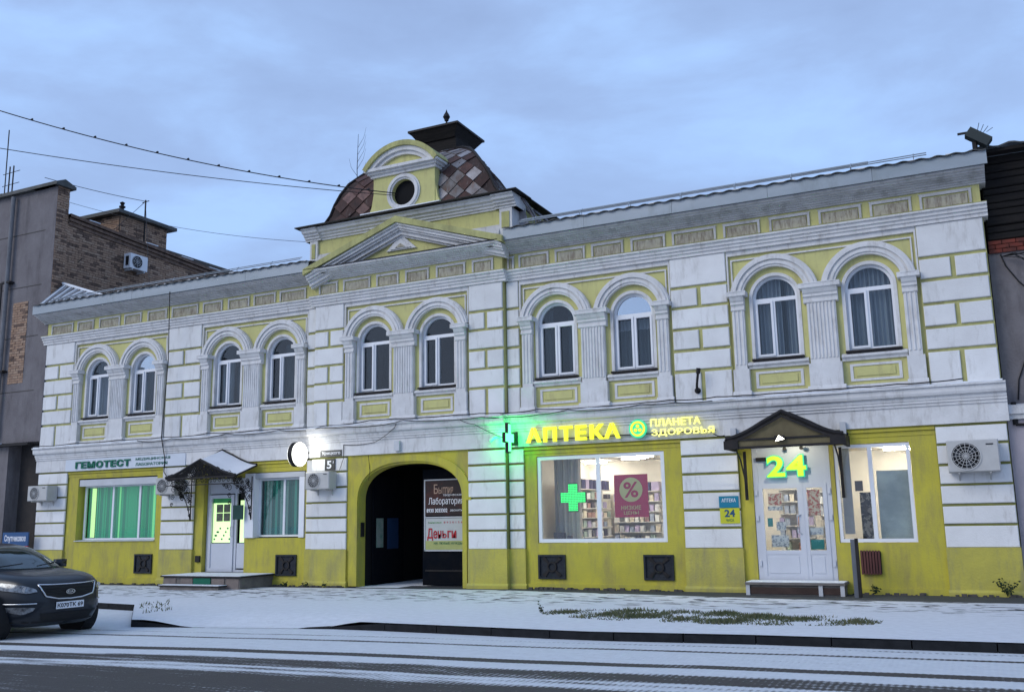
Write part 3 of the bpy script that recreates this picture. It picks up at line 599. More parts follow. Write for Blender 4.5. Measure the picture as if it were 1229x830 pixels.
# front with a round hole
def edge_at(a):
    dx, dz = math.cos(a), math.sin(a); ts = []
    if dx: ts.append((.98 if dx > 0 else -.98) / dx)
    if dz > 0: ts.append((11.0 - 10.44) / dz)
    if dz < 0: ts.append((9.86 - 10.44) / dz)
    t = min(q for q in ts if q > 0); return (dc + dx * t, 10.44 + dz * t)
ks = sorted(set([2 * PI * k / n for k in range(n)] + [math.atan2(z_ - 10.44, x_) % (2 * PI) for x_, z_ in ((.98, 11.0), (-.98, 11.0), (-.98, 9.86), (.98, 9.86))]))
for a, b_ in zip(ks, ks[1:] + [ks[0] + 2 * PI]):
    p, q = edge_at(a), edge_at(b_); r_, s2 = (dc + .37 * math.cos(a), 10.44 + .37 * math.sin(a)), (dc + .37 * math.cos(b_), 10.44 + .37 * math.sin(b_))
    g.quad((r_[0], dy, r_[1]), (p[0], dy, p[1]), (q[0], dy, q[1]), (s2[0], dy, s2[1])); g.quad((r_[0], dy, r_[1]), (s2[0], dy, s2[1]), (s2[0], dy + .13, s2[1]), (r_[0], dy + .13, r_[1]))
g.build('dormer_front', YEL, B, fix=False)
for sx in (-1, 1): g = MB(); g.quad((dc + sx * .98, dy, 9.86), (dc + sx * .98, dy, 11.0), (dc + sx * .98, .9, 11.0), (dc + sx * .98, .7, 9.86)); g.build('dormer_cheek', YEL, B, fix=False)
MB().disc(dc, 10.44, .5, dy + .13, dy + .14).build('dormer_void', BLACK, B)
for r0, r1, y in ((.37, .42, -.03), (.42, .485, -.07), (.485, .53, -.03)): MB().ring(dc, 10.44, r0, r1, dy + y, dy - .001, 0, 2 * PI, 32).build('oculus_ring', WHITE2, B)
for z0, z1, y, w in ((10.98, 11.06, -.06, 1.04), (11.06, 11.12, -.13, 1.1), (11.12, 11.2, -.22, 1.17)): MB().box(dc - w, dc + w, dy + y, .75, z0, z1).build('dormer_cornice', WHITE2, B)
R_ = 1.42; zc_ = 11.82 - R_; 
def seg_arc(r, z0): a = math.asin(min(1, (z0 - zc_) / r)); return a
a = seg_arc(R_ - .3, 11.2); MB().prism([(dc + (R_ - .3) * math.cos(a + (PI - 2 * a) * k / 16), zc_ + (R_ - .3) * math.sin(a + (PI - 2 * a) * k / 16)) for k in range(17)], dy - .04, .9).build('segmental_tympanum', YEL, B)
for r0, r1, y0, m_ in ((R_ - .34, R_ - .24, -.12, WHITE2), (R_ - .24, R_ - .12, -.19, WHITE2), (R_ - .12, R_ + .02, -.26, YELG)):
    a = seg_arc(r1, 11.2); MB().ring(dc, zc_, r0, r1, dy + y0, 1.0, a, PI - a, 18).build('segmental_hood', m_, B)
for sx in (-1, 1):
    MB().prism([(dc + sx * .98, 9.87), (dc + sx * 1.2, 9.87), (dc + sx * 1.06, 10.15), (dc + sx * .98, 10.6)][::sx], dy + .02, dy + .12).build('dormer_scroll', YEL, B)
g = MB(); random.seed(31)
MB().box(dc - 1.2, dc + 1.3, -.45, -.1, 9.872, 9.90).build('ledge_snow', SNOW, B)
# collapsed roof timbers right of the attic
random.seed(8)
for i in range(16):
    y = .15 + .26 * i * .6; x1 = -9.9 + random.uniform(0, .15); 
    zt = 9.85 - .02 * i + random.uniform(-.15, .1); xe = -9.15 + random.uniform(-.25, .25); ze = 8.95
    g = MB().tube([(x1, y, zt), ((x1 + xe) / 2, y + .05, (zt + ze) / 2 + .05), (xe, y + random.uniform(-.15, .2), ze)], random.uniform(.02, .045), 4)
    g.build('roof_batten', [SHG[0], SHG[2], WOODB, SHG[2]][i % 4], B)
MB().prism([(-9.94, 8.9), (-9.6, 8.9), (-9.8, 9.6), (-9.94, 9.75)], .35, .38).build('torn_sheet', SHG[2], B)
# small seamed roof sheet against the neighbouring brick wall
g = MB(); P1, P2, P3 = Vector((-27.08, -.45, 8.85)), Vector((-27.08, .42, 9.72)), Vector((-24.65, .0, 8.93)); P4 = Vector((-24.9, -.45, 8.86)); g.quad(P1, P4, P3, P2)
vs_ = g.build('valley_roof_sheet', FASC, B)
for k in range(1, 13):
    t = k / 13; a_ = P1.lerp(P4, t) + Vector((0, -.01, .012)); b_ = P2.lerp(P3, t) + Vector((0, 0, .03)); MB().tube([a_, b_], .022, 4).build('standing_seam', SNOW if k % 2 else SHG[2], vs_)
MB().tube([P2 + Vector((0, -.02, .03)), P3 + Vector((0, -.02, .03))], .05, 5).build('ridge_flashing', SNOW, vs_)

# ------------------------------------------------------------ ground-floor bays
def wallrects(x0, x1, z0, z1, y, holes, m, name='bay_wall', thick=.08):
    g = MB(); xs_ = sorted({x0, x1, *[q for h in holes for q in h[:2]]}); zs_ = sorted({z0, z1, *[q for h in holes for q in h[2:]]})
    for a, b_ in zip(xs_, xs_[1:]):
        for c_, d in zip(zs_, zs_[1:]):
            mx_, mz_ = (a + b_) / 2, (c_ + d) / 2
            if any(h[0] < mx_ < h[1] and h[2] < mz_ < h[3] for h in holes): continue
            g.quad((a, y, c_), (b_, y, c_), (b_, y, d), (a, y, d))
    for a, b_, c_, d in holes:
        y1 = y + thick
        g.quad((a, y, c_), (a, y1, c_), (a, y1, d), (a, y, d)); g.quad((b_, y, c_), (b_, y1, c_), (b_, y1, d), (b_, y, d)); g.quad((a, y, d), (b_, y, d), (b_, y1, d), (a, y1, d)); g.quad((a, y, c_), (b_, y, c_), (b_, y1, c_), (a, y1, c_))
    return g.build(name, m, B, fix=False)
def header(x0, x1):
    MB().extrx([(.02, 3.28), (.02, 3.33), (.05, 3.335), (.05, 3.37), (BACK, 3.37), (BACK, 3.28)], x0, x1).build('bay_header', YELB, B)
    MB().extrx([(.06, 3.18), (.06, 3.275), (.09, 3.28), (BACK, 3.28), (BACK, 3.18)], x0, x1).build('bay_header', YELB, B)
    MB().box(x0, x1, .02, BACK, -.3, .12).build('bay_footing', YELB, B)
def frame(x0, x1, z0, z1, y, f, mulls, m=None, name='window', parent=None, gl=None, dy_=.06, panes=True):
    m = m or PVC; g = MB(); g.box(x0, x0 + f, y, y + dy_, z0, z1); g.box(x1 - f, x1, y, y + dy_, z0, z1); g.box(x0 + f, x1 - f, y, y + dy_, z0, z0 + f); g.box(x0 + f, x1 - f, y, y + dy_, z1 - f, z1)
    for q in mulls: g.box(q - f * .6, q + f * .6, y + .003, y + dy_ - .003, z0 + f, z1 - f)
    fr = g.build(name, m, parent or B)
    if panes:
        e_ = [x0 + f] + [v for q in mulls for v in (q - f * .6, q + f * .6)] + [x1 - f]
        for a, b_ in zip(e_[::2], e_[1::2]): MB().box(a, b_, y + dy_ * .5, y + dy_ * .5 + .005, z0 + f, z1 - f).build('pane', gl or G_SHOP, fr)
    return fr
def vent(x, z):
    v = frame(x - .35, x + .35, z - .28, z + .28, -.03 if False else .03, .045, [], VENT, 'vent_grille', panes=False, dy_=.05)
    MB().box(x - .31, x + .31, .07, .078, z - .24, z + .24).build('grille_plate', VENT, v)
    MB().ring(x, z, .085, .125, .035, .07, 0, 2 * PI, 16).build('grille_rosette', DKMET, v)
    for k in range(4):
        a = PI / 4 + k * PI / 2; c_, s_ = math.cos(a), math.sin(a)
        MB().prism([(x + c_ * .12 - s_ * .02, z + s_ * .12 + c_ * .02), (x + c_ * .12 + s_ * .02, z + s_ * .12 - c_ * .02), (x + c_ * .3 + s_ * .05, z + s_ * .3 - c_ * .05), (x + c_ * .3 - s_ * .05, z + s_ * .3 + c_ * .05)], .045, .07).build('grille_bar', DKMET, v)
# clinic window bay
header(-25.75, -21.68); wallrects(-25.75, -21.68, .12, 3.18, .075, [(-25.3, -21.95, 1.2, 3.12)], YELB, thick=.3)
w = frame(-25.22, -22.08, 1.22, 2.9, .28, .06, [-23.98, -22.85], gl=G_UP)
MB().box(-25.28, -21.97, .10, .34, 2.88, 3.08).build('roller_shutter_box', PVCG, w)
MB().extrx([(.03, 1.19), (.03, 1.21), (.27, 1.235), (.27, 1.19)], -25.32, -21.95).build('window_sill', PVCG, w)
vent(-22.34, .53); vent(-17.02, .51)
GB1 = emit('lit_green_blind_cloth', (.03, .40, .16), .24); GB2 = emit('lit_dark_green_blind_cloth', (.02, .26, .12), .2); GB3 = emit('lit_pale_green_blind_gap', (.22, .80, .26), .4)
def blinds(x0, x1, z0, z1, y, mats_, parent, seed):
    random.seed(seed); X = x0
    while X < x1:
        w_ = random.uniform(.085, .1); t = random.uniform(-.25, .25)
        g = MB(); g.quad((X, y - .03 * t, z0), (X + w_, y + .03 * t, z0), (X + w_, y + .03 * t, z1), (X, y - .03 * t, z1)); g.build('blind_slat', random.choices(mats_[0], mats_[1])[0], parent, fix=False); X += w_ + .004
MB().box(-25.04, -24.86, .4, .41, 1.3, 2.82).build('lit_gap', emit('bright_interior_light', (.62, 1., .32), .7), w)
blinds(-24.85, -22.1, 1.28, 2.84, .42, ([GB1, GB2, GB3], [6, 5, 1]), w, 4); blinds(-25.2, -25.05, 1.28, 2.84, .42, ([GB1], [1]), w, 4)
# clinic door bay
header(-20.39, -16.36); wallrects(-20.39, -16.36, .12, 3.18, .075, [(-20.08, -18.52, .12, 2.95), (-18.5, -16.42, 1.24, 3.05)], YELB, thick=.3)
w = frame(-18.16, -16.62, 1.27, 2.88, .22, .055, [-17.27], gl=G_UP)
MB().box(-18.49, -18.165, .0, .28, 1.25, 3.03).build('shutter_guide', PVC, w); MB().box(-18.16, -16.44, .04, .3, 2.885, 3.03).build('roller_shutter_box', PVCG, w); MB().box(-16.615, -16.44, .04, .28, 1.25, 2.88).build('shutter_guide', PVC, w)
blinds(-18.1, -16.65, 1.3, 2.82, .36, ([emit('glowing_green_blind_cloth', (.02, .12, .10), .22), emit('glowing_grey_green_blind_cloth', (.16, .30, .27), .22), emit('glowing_sea_green_blind_cloth', (.05, .25, .19), .25)], [5, 2, 3]), w, 9)  # slats glow faintly in place of light from the room behind
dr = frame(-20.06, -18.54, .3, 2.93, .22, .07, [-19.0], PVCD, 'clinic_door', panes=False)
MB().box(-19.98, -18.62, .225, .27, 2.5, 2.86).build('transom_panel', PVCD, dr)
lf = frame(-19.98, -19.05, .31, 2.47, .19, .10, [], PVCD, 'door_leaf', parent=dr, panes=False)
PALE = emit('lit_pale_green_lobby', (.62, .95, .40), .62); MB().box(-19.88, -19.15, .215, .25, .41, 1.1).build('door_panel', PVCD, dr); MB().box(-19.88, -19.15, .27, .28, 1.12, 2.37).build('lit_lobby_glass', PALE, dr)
g = MB()
for i in range(2):
    for j in range(2): MB().box(-19.74 + .27 * i, -19.51 + .27 * i, .25, .262, 1.72 + .25 * j, 1.95 + .25 * j).build('poster', mat('dark_notice_paper', (.08, .10, .07), .7, col2=(.2, .2, .15), scale=14), dr)
MB().box(-19.88, -19.15, .25, .262, 2.24, 2.37).build('green_sticker', mat('green_sticker', (.06, .35, .1), .6, var=.2), dr)
random.seed(3)
for i in range(11): X, Z = -19.8 + .07 * i % .6, 1.22 + .1 * (i % 4); MB().disc(X, Z, .028, .255, .262, 8).build('sticker_dot', GREEN, dr)
MB().box(-18.92, -18.62, .215, .26, .41, 1.1).build('door_panel', PVCD, dr); MB().box(-18.86, -18.7, .26, .27, 1.12, 2.3).build('lit_sidelight', PALE, dr)
MB().tube([(-19.1, .17, 1.3), (-19.1, .13, 1.32), (-19.1, .13, 1.55), (-19.1, .17, 1.57)], .012).build('door_handle', PVCG, dr)
MB().box(-20.28, -20.12, .02, .075, .58, .76).build('doorside_meter_box', DKMET, B)
# gateway bay (projecting centre)
GY = -.10
g = MB(); g.archpanel(-14.9, -11.26, .0, 3.37, -12.99, 1.56, -.3, 2.12, GY, GY + .32, seg=36, sz=.625, ex=2.45); g.build('gateway_wall', YELB, B, fix=False)
g = MB(); g.ring(-12.99, 2.12, 1.57, 1.82, GY - .05, GY - .001, 0, PI, 36, sz=.655, ex=2.45); g.box(-14.81, -14.56, GY - .05, GY - .001, .0, 2.12); g.box(-11.42, -11.3, GY - .05, GY - .001, .0, 2.12); g.build('gateway_surround', YELB, B)
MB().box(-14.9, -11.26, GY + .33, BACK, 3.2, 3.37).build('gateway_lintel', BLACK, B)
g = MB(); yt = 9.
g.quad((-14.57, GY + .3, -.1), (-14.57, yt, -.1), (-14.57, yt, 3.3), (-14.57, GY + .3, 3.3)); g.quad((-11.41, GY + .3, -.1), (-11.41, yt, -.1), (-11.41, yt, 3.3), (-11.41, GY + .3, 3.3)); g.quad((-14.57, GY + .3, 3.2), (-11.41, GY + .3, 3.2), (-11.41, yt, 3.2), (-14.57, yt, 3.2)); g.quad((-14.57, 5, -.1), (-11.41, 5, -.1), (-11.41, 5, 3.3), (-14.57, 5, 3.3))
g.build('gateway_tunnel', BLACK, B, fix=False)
MB().box(-14.6, -11.4, GY, 5, -.3, -.02).build('gateway_floor', SNOW, B)
GT = mat('dark_gate_metal', (.006, .008, .012), .6, col2=(.012, .012, .014), scale=3, spec=.0)
gl_ = MB().box(-12.98, -11.43, .55, .6, .0, 2.95).build('gate_leaf', GT, B)
for z in (.35, .9): MB().box(-12.9, -11.5, .535, .549, z, z + .04).build('gate_rail', DKMET, gl_)
gl2 = MB().box(-14.53, -14.48, .5, 2.0, .0, 2.9).build('gate_leaf', GT, B)
# pharmacy bays
header(-9.78, -5.86); wallrects(-9.78, -5.86, .12, 3.18, .075, [(-9.47, -6.27, 1.06, 3.12)], YELB, thick=.2)
w = frame(-9.46, -6.28, 1.07, 3.11, .10, .085, [-7.9], gl=G_SHOP)
vent(-9.12, .51); vent(-6.5, .51)
header(-4.58, -.57); wallrects(-4.58, -.57, .12, 3.18, .075, [(-4.3, -2.66, .12, 3.16), (-2.58, -1.07, 1.03, 3.06)], YELB, thick=.2)
w2 = frame(-2.57, -1.08, 1.04, 3.05, .10, .07, [-1.86], gl=G_SHOP)
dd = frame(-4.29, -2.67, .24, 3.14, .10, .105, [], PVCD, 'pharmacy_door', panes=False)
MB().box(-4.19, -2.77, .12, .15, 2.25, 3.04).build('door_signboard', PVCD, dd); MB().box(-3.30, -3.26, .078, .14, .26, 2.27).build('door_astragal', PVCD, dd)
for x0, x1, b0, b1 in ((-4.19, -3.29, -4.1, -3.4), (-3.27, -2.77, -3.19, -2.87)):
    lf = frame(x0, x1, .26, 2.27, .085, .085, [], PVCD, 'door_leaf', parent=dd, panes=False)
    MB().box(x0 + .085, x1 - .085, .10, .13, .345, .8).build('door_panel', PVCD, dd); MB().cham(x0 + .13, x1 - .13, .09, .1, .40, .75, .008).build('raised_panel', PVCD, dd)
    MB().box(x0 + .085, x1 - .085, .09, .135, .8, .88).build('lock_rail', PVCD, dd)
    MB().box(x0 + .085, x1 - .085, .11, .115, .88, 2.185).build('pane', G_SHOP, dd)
MB().tube([(-3.33, .085, 1.22), (-3.40, .03, 1.25), (-3.40, .03, 1.60), (-3.33, .085, 1.63)], .016, 8).build('door_handle', PVCD, dd)
for X in (-4.24, -2.72):
    for z in (.55, 1.5, 2.05): MB().box(X - .03, X + .03, .06, .085, z, z + .12).build('hinge', PVCD, dd)
MB().box(-4.2, -3.98, .04, .12, 2.78, 2.86).build('door_camera', DKMET, dd)
# pharmacy interior
PRT = mat('red_brown_advert_print', (.35, .08, .05), .6, col2=(.5, .42, .3), scale=16, lo=.45, hi=.55); PRG = mat('teal_advert_print', (.03, .22, .20), .6, var=.3); PRW = mat('pale_notice_print', (.5, .5, .48), .6, col2=(.2, .22, .25), scale=22, lo=.5, hi=.55)
for a_ in ((-4.0, -3.72, 1.83, 2.08, PRT), (-4.02, -3.7, 1.72, 1.81, PRW), (-4.04, -3.93, 1.38, 1.56, PRG), (-3.86, -3.66, 1.3, 1.48, PRW), (-3.98, -3.62, .95, 1.2, PRW), (-3.17, -2.92, 1.6, 2.14, PRT), (-3.17, -2.9, 1.2, 1.35, PRW), (-3.17, -2.9, .9, 1.1, PRG)): MB().box(a_[0], a_[1], .117, .12, a_[2], a_[3]).build('door_notice', a_[4], dd)
WALLI = mat('cream_shop_wall', (.74, .68, .58), .8, var=.08); FLI = mat('shop_floor_tiles', (.45, .43, .40), .4, var=.2, scale=4)
room = MB(); X0, X1, Y1, Z0, Z1 = -9.74, -.62, 4.2, .24, 3.16
room.quad((X0, Y1, Z0), (X1, Y1, Z0), (X1, Y1, Z1), (X0, Y1, Z1)); room.quad((X0, .3, Z0), (X0, Y1, Z0), (X0, Y1, Z1), (X0, .3, Z1)); room.quad((X1, .3, Z0), (X1, Y1, Z0), (X1, Y1, Z1), (X1, .3, Z1)); room.quad((X0, .3, Z1), (X1, .3, Z1), (X1, Y1, Z1), (X0, Y1, Z1))
room.build('shop_room', WALLI, B, fix=False)
MB().box(X0, X1, .3, Y1, .1, Z0).build('shop_floor', FLI, B)
CLM = emit('ceiling_light_panel', (1., .97, .9), 62.)
for x, y in ((-9.2, 3.4), (-7.75, 2.3), (-7.35, 1.7), (-5.5, 2.), (-3.6, 1.4), (-2.35, 1.5), (-1.5, 3.2)):
    l_ = MB().box(x - .30, x + .30, y - .05, y + .05, 3.09, 3.12).build('ceiling_light', CLM, B)
MB().box(-5.85, -4.62, .5, .56, .24, 3.1).build('partition', WALLI, B)
NAVY = mat('purple_navy_box', (.05, .045, .12), .6, var=.4); PACK = [mat('white_pack', (.7, .69, .66), .5), mat('grey_blue_pack', (.28, .31, .38), .5), mat('dull_red_pack', (.32, .19, .16), .5), mat('grey_green_pack', (.30, .36, .30), .5), mat('cream_pack', (.6, .53, .41), .5), mat('lilac_pack', (.36, .30, .44), .5), mat('dark_pack', (.07, .06, .07), .5), mat('beige_pack', (.48, .42, .34), .5), mat('pale_grey_pack', (.5, .5, .5), .5)]
SHW = mat('shelf_board_white', (.6, .57, .52), .5)
def rack(x0, x1, y0, y1, z0, z1, nrow, ncol, side, seed, big=0):   # side: 'y' faces -y, 'x' faces +x
    random.seed(seed); f = MB(); dz = (z1 - z0) / nrow
    for i in range(nrow + 1): f.box(x0, x1, y0, y1, z0 + i * dz, z0 + i * dz + .02)
    if side == 'y': f.box(x0, x1, y1 - .02, y1, z0, z1)
    else: f.box(x0, x0 + .02, y0, y1, z0, z1)
    sh = f.build('shelf', SHW, B)
    for i in range(nrow):
        for j in range(ncol):
            if random.random() < .12: continue
            zz = z0 + i * dz + .021; h = dz * random.uniform(.5, .82)
            if side == 'y': a = x0 + (x1 - x0) * (j + .12) / ncol; b_ = x0 + (x1 - x0) * (j + .88) / ncol; q = (a, b_, y0 + .03, y0 + .15)
            else: a = y0 + (y1 - y0) * (j + .12) / ncol; b_ = y0 + (y1 - y0) * (j + .88) / ncol; q = (x1 - .15, x1 - .03, a, b_)
            MB().box(*q, zz, zz + h).build('medicine_box', random.choice(PACK), sh)
rack(-9.3, -8.95, 1.2, 3.9, .4, 2.35, 8, 9, 'x', 1)
random.seed(2)
for j in range(9): MB().box(-9.28, -9.0, 1.22 + j * .3, 1.46 + j * .3, 2.37, 2.62).build('navy_storage_box', NAVY if j % 3 else PACK[5], B)
rack(-8.9, -7.6, 3.85, 4.15, .4, 2.3, 7, 9, 'y', 5); rack(-7.3, -6.3, 3.0, 3.3, .3, 1.5, 4, 7, 'y', 6)
for j in range(5): MB().box(-8.85 + j * .26, -8.64 + j * .26, 3.9, 4.1, 2.33, 2.56).build('navy_storage_box', NAVY if j % 2 else PACK[5], B)
rack(-4.2, -3.4, 2.3, 2.6, .5, 2.2, 6, 6, 'y', 7); rack(-3.3, -2.8, 2.6, 2.9, .5, 2.4, 7, 5, 'y', 8)
folds(-9.3, -8.6, 1.1, 3.1, .75, mat('grey_beige_vertical_blind', (.46, .44, .41), .9, var=.3, scale=2, stretch=(14, 1, .4)), B, 'vertical_blind', n=18)
MB().box(-9.2, -8.95, .4, .55, 1.07, 1.3).build('window_display_bottle', PACK[6], B); MB().box(-8.85, -8.75, .4, .5, 1.07, 1.22).build('window_display_bottle', PACK[6], B)
# room behind the right-hand window
MB().box(-2.5, -2.3, .45, .47, 1.2, 3.0).build('grey_roller_screen', mat('grey_translucent_screen', (.34, .35, .37), .8, var=.1), B)
MB().box(-2.24, -1.95, 1.3, 1.36, .6, 2.08).build('patterned_screen', mat('black_leaf_pattern_fabric', (.03, .03, .035), .7, col2=(.25, .24, .23), scale=11, lo=.52, hi=.56), B)
MB().box(-1.78, -1.13, .32, .335, 1.06, 2.5).build('frosted_poster', mat('pale_grey_green_frosted_poster', (.22, .26, .26), .6, col2=(.38, .43, .42), scale=1.6), B)
MB().box(-2.28, -2.12, .9, .93, 2.1, 2.32).build('wall_notice', PACK[6], B)
# ------------------------------------------------------------ things on the facade
SGW = mat('pale_sign_board', (.62, .66, .72), .5, var=.06)
s_ = thing('clinic_sign', 'long pale signboard with dark green lettering above the green-lit window', 'sign', (-23.3, -.03, 3.5))
MB().box(-25.8, -20.75, -.045, -.022, 3.36, 3.72).build('sign_board', SGW, s_)
word('ГЕМОТЕСТ', -25.34, -22.95, 3.43, 3.64, -.046, GREEN, s_, bold=.045, depth=.03)
text('МЕДИЦИНСКАЯ', -22.75, -21.35, 3.57, 3.66, -.046, GREEN, s_, bold=.005); text('ЛАБОРАТОРИЯ', -22.75, -21.45, 3.42, 3.51, -.046, GREEN, s_, bold=.005)
def aircon(x0, x1, z0, z1, y0, y1, label, fan=.5):
    t = thing('air_conditioner', label, 'air conditioner', (x0, y1, z0), 'outdoor air conditioner units on the ground-floor wall')
    w_, h_ = x1 - x0, z1 - z0
    MB().cham(x0, x1, y0, y1 - .05, z0, z1, .02).build('casing', COND, t)
    c_, cz_ = x0 + w_ * .36, (z0 + z1) / 2; r = h_ * .41
    MB().disc(c_, cz_, r * 1.02, y0 - .004, y0 - .001, 28).build('fan_recess', BLACK, t)
    g = MB()
    for k in range(1, 5): g.ring(c_, cz_, r * k / 4.3 - .004, r * k / 4.3 + .004, y0 - .02, y0 - .012, 0, 2 * PI, 24)
    for k in range(8): a = k * PI / 8; g.tube([(c_ - r * math.cos(a), y0 - .016, cz_ - r * math.sin(a)), (c_ + r * math.cos(a), y0 - .016, cz_ + r * math.sin(a))], .005, 4)
    g.build('fan_guard', COND, t)
    MB().ring(c_, cz_, r, r * 1.1, y0 - .018, y0 - .001, 0, 2 * PI, 28).build('fan_ring', COND, t)
    for k in range(3):
        a = k * 2 * PI / 3 + .4; MB().prism([(c_, cz_), (c_ + r * .9 * math.cos(a), cz_ + r * .9 * math.sin(a)), (c_ + r * .9 * math.cos(a + .8), cz_ + r * .9 * math.sin(a + .8))], y0 - .0095, y0 - .006).build('fan_blade', VENT, t)
    g = MB(); g.box(x0 + w_ * .76, x0 + w_ * .9, y0 - .008, y0 - .001, z1 - h_ * .17, z1 - h_ * .13); g.build('logo_plate', VENT, t)
    for X in (x0 + w_ * .2, x0 + w_ * .8): MB().extrx([(y1, z0 - .16), (y1, z0 - .003), (y0 + .03, z0 - .003), (y0 + .03, z0 - .03), (y1 - .06, z0 - .04)], X - .015, X + .015).build('bracket', COND, t)
    return t
aircon(-.38, .54, 2.38, 3.0, -.42, 0, 'large beige air conditioner on the white blocks right of the shop windows')
aircon(-27.0, -26.1, 2.46, 2.93, -.42, 0, 'small beige air conditioner at the far left corner of the yellow building')
aircon(-21.5, -20.75, 2.52, 3.0, -.42, 0, 'air conditioner partly under the clinic canopy, beside the green-lit window')
aircon(-15.98, -15.2, 2.50, 2.96, -.52, -.15, 'air conditioner under the house number plate left of the gateway')
# number plates
pl = thing('address_plate', 'dark street name plate with pale letters above the number 5', 'plate', (-15.4, -.18, 3.35))
MB().box(-15.76, -15.05, -.18, -.155, 3.37, 3.54).build('plate', mat('grey_enamel', (.07, .07, .07), .5, var=.2), pl); text('Урицкого', -15.7, -15.1, 3.405, 3.51, -.182, PVC, pl, bold=.01, depth=.004)
pl = thing('house_number', 'square dark plate with a white number 5 beside the gateway', 'plate', (-15.4, -.18, 3.0))
MB().box(-15.6, -15.27, -.18, -.155, 3.0, 3.31).build('plate', mat('dark_enamel', (.045, .045, .045), .5, var=.2), pl); text('5', -15.53, -15.38, 3.05, 3.26, -.182, PVC, pl, bold=.02, depth=.004); text('А', -15.34, -15.3, 3.18, 3.26, -.182, PVC, pl, bold=.01, depth=.004)
# round lit sign, projecting from the wall, faces +x
rs = thing('round_lit_sign', 'round glowing white disc sign with a black rim projecting from the wall', 'sign', (-16.25, 0, 3.45))
def discx(x0, x1, yc, zc, r, seg=28):
    g = MB(); g.v = [(x, yc + r * math.cos(2 * PI * k / seg), zc + r * math.sin(2 * PI * k / seg)) for x in (x0, x1) for k in range(seg)]
    g.f = [tuple(range(seg)), tuple(range(2 * seg - 1, seg - 1, -1))] + [(k, (k + 1) % seg, seg + (k + 1) % seg, seg + k) for k in range(seg)]; return g
RL = emit('white_lightbox_face', (1., 1., .90), 1.6)
discx(-16.34, -16.2, -.5, 3.45, .335).build('rim', DKMET, rs); discx(-16.199, -16.185, -.5, 3.45, .325).build('lit_face', RL, rs); discx(-16.355, -16.341, -.5, 3.45, .325).build('lit_face', RL, rs)
MB().tube([(-16.27, 0, 3.52), (-16.27, -.2, 3.52)], .02).build('bracket', DKMET, rs); MB().tube([(-16.27, 0, 3.36), (-16.27, -.2, 3.36)], .02).build('bracket', DKMET, rs)
gl3 = bpy.data.lights.new('disc_glow', 'POINT'); gl3.energy = 7; gl3.color = (1, 1, .92); gl3.shadow_soft_size = .15
go3 = bpy.data.objects.new('disc_glow', gl3); C.objects.link(go3); go3.location = (-15.95, -.55, 3.5); par(go3, rs)
# clinic canopy
def ogee(t):  # -1..1 -> height 0..1
    a = abs(t); return 1 - 1.25 * a + .25 * a * a if a < .35 else (1 - 1.25 * .35 + .25 * .1225) * (1 - (a - .35) / .65) ** 1.55
IRON = DKMET
SHEET = mat('white_polycarbonate_sheet', (.72, .74, .78), .5, var=.08, bump=.2)
def canopy(label, xc, hw, yfr, zf, zb, rise, th, sheet, group=None):
    t = thing('door_canopy', label, 'canopy', (xc, 0, zf)); n = 24; g = MB(); g2 = MB()
    P_ = [(xc + hw * (2 * k / n - 1), ogee(2 * k / n - 1) * rise) for k in range(n + 1)]
    for (a, ha), (b_, hb) in zip(P_, P_[1:]):
        g.quad((a, yfr, zf + ha), (b_, yfr, zf + hb), (b_, -.03, zb + hb), (a, -.03, zb + ha)); g2.quad((a, yfr, zf + ha - .02), (b_, yfr, zf + hb - .02), (b_, -.03, zb + hb - .02), (a, -.03, zb + ha - .02))
    g.build('roof_sheet', sheet, t, fix=False); g2.build('roof_underside', IRON if sheet is SHEET else sheet, t, fix=False)
    MB().tube([(x, yfr, zf + h) for x, h in P_], th, 5).build('front_arch', IRON, t); MB().tube([(x, -.05, zb + h) for x, h in P_], th * .8, 5).build('rear_arch', IRON, t)
    return t, P_
t, P_ = canopy('ogee-shaped white sheet canopy on black wrought iron brackets above the clinic door', -19.33, 1.28, -.9, 2.96, 3.28, .46, .04, SHEET)
MB().box(-20.6, -18.06, -.92, -.88, 2.90, 2.95).build('front_rail', IRON, t); MB().box(-20.58, -18.08, -.915, -.885, 2.72, 2.745).build('front_rail', IRON, t)
for sx in (-20.6, -18.06): MB().tube([(sx, -.9, 2.93), (sx, -.03, 3.25)], .025, 5).build('side_rail', IRON, t)
random.seed(2)
def scroll(x, y, z, r, plane='x', turns=1.4, flip=1, rr=.009):
    pts = []
    for k in range(15):
        a = k / 14 * turns * 2 * PI; q = r * (1 - .8 * k / 14); d = q * math.cos(a) * flip; e_ = q * math.sin(a)
        pts.append((x + d, y, z + e_) if plane == 'x' else (x, y + d, z + e_))
    return MB().tube(pts, rr, 4)
for i in range(16): scroll(-20.5 + .157 * i, -.9, 2.83, .07, 'x', 1.3, 1 if i % 2 else -1).build('scroll', IRON, t)
for i in range(9): x = -20.3 + .24 * i; h = ogee((x + 19.33) / 1.28) * .46; MB().tube([(x, -.9, 2.95), (x, -.9, 2.96 + h)], .008, 4).build('baluster', IRON, t); scroll(x + .1, -.9, 2.99 + h * .4, .07 + h * .12, 'x', 1.5).build('scroll', IRON, t)
BK = [(0, 2.9), (0, 1.75)]
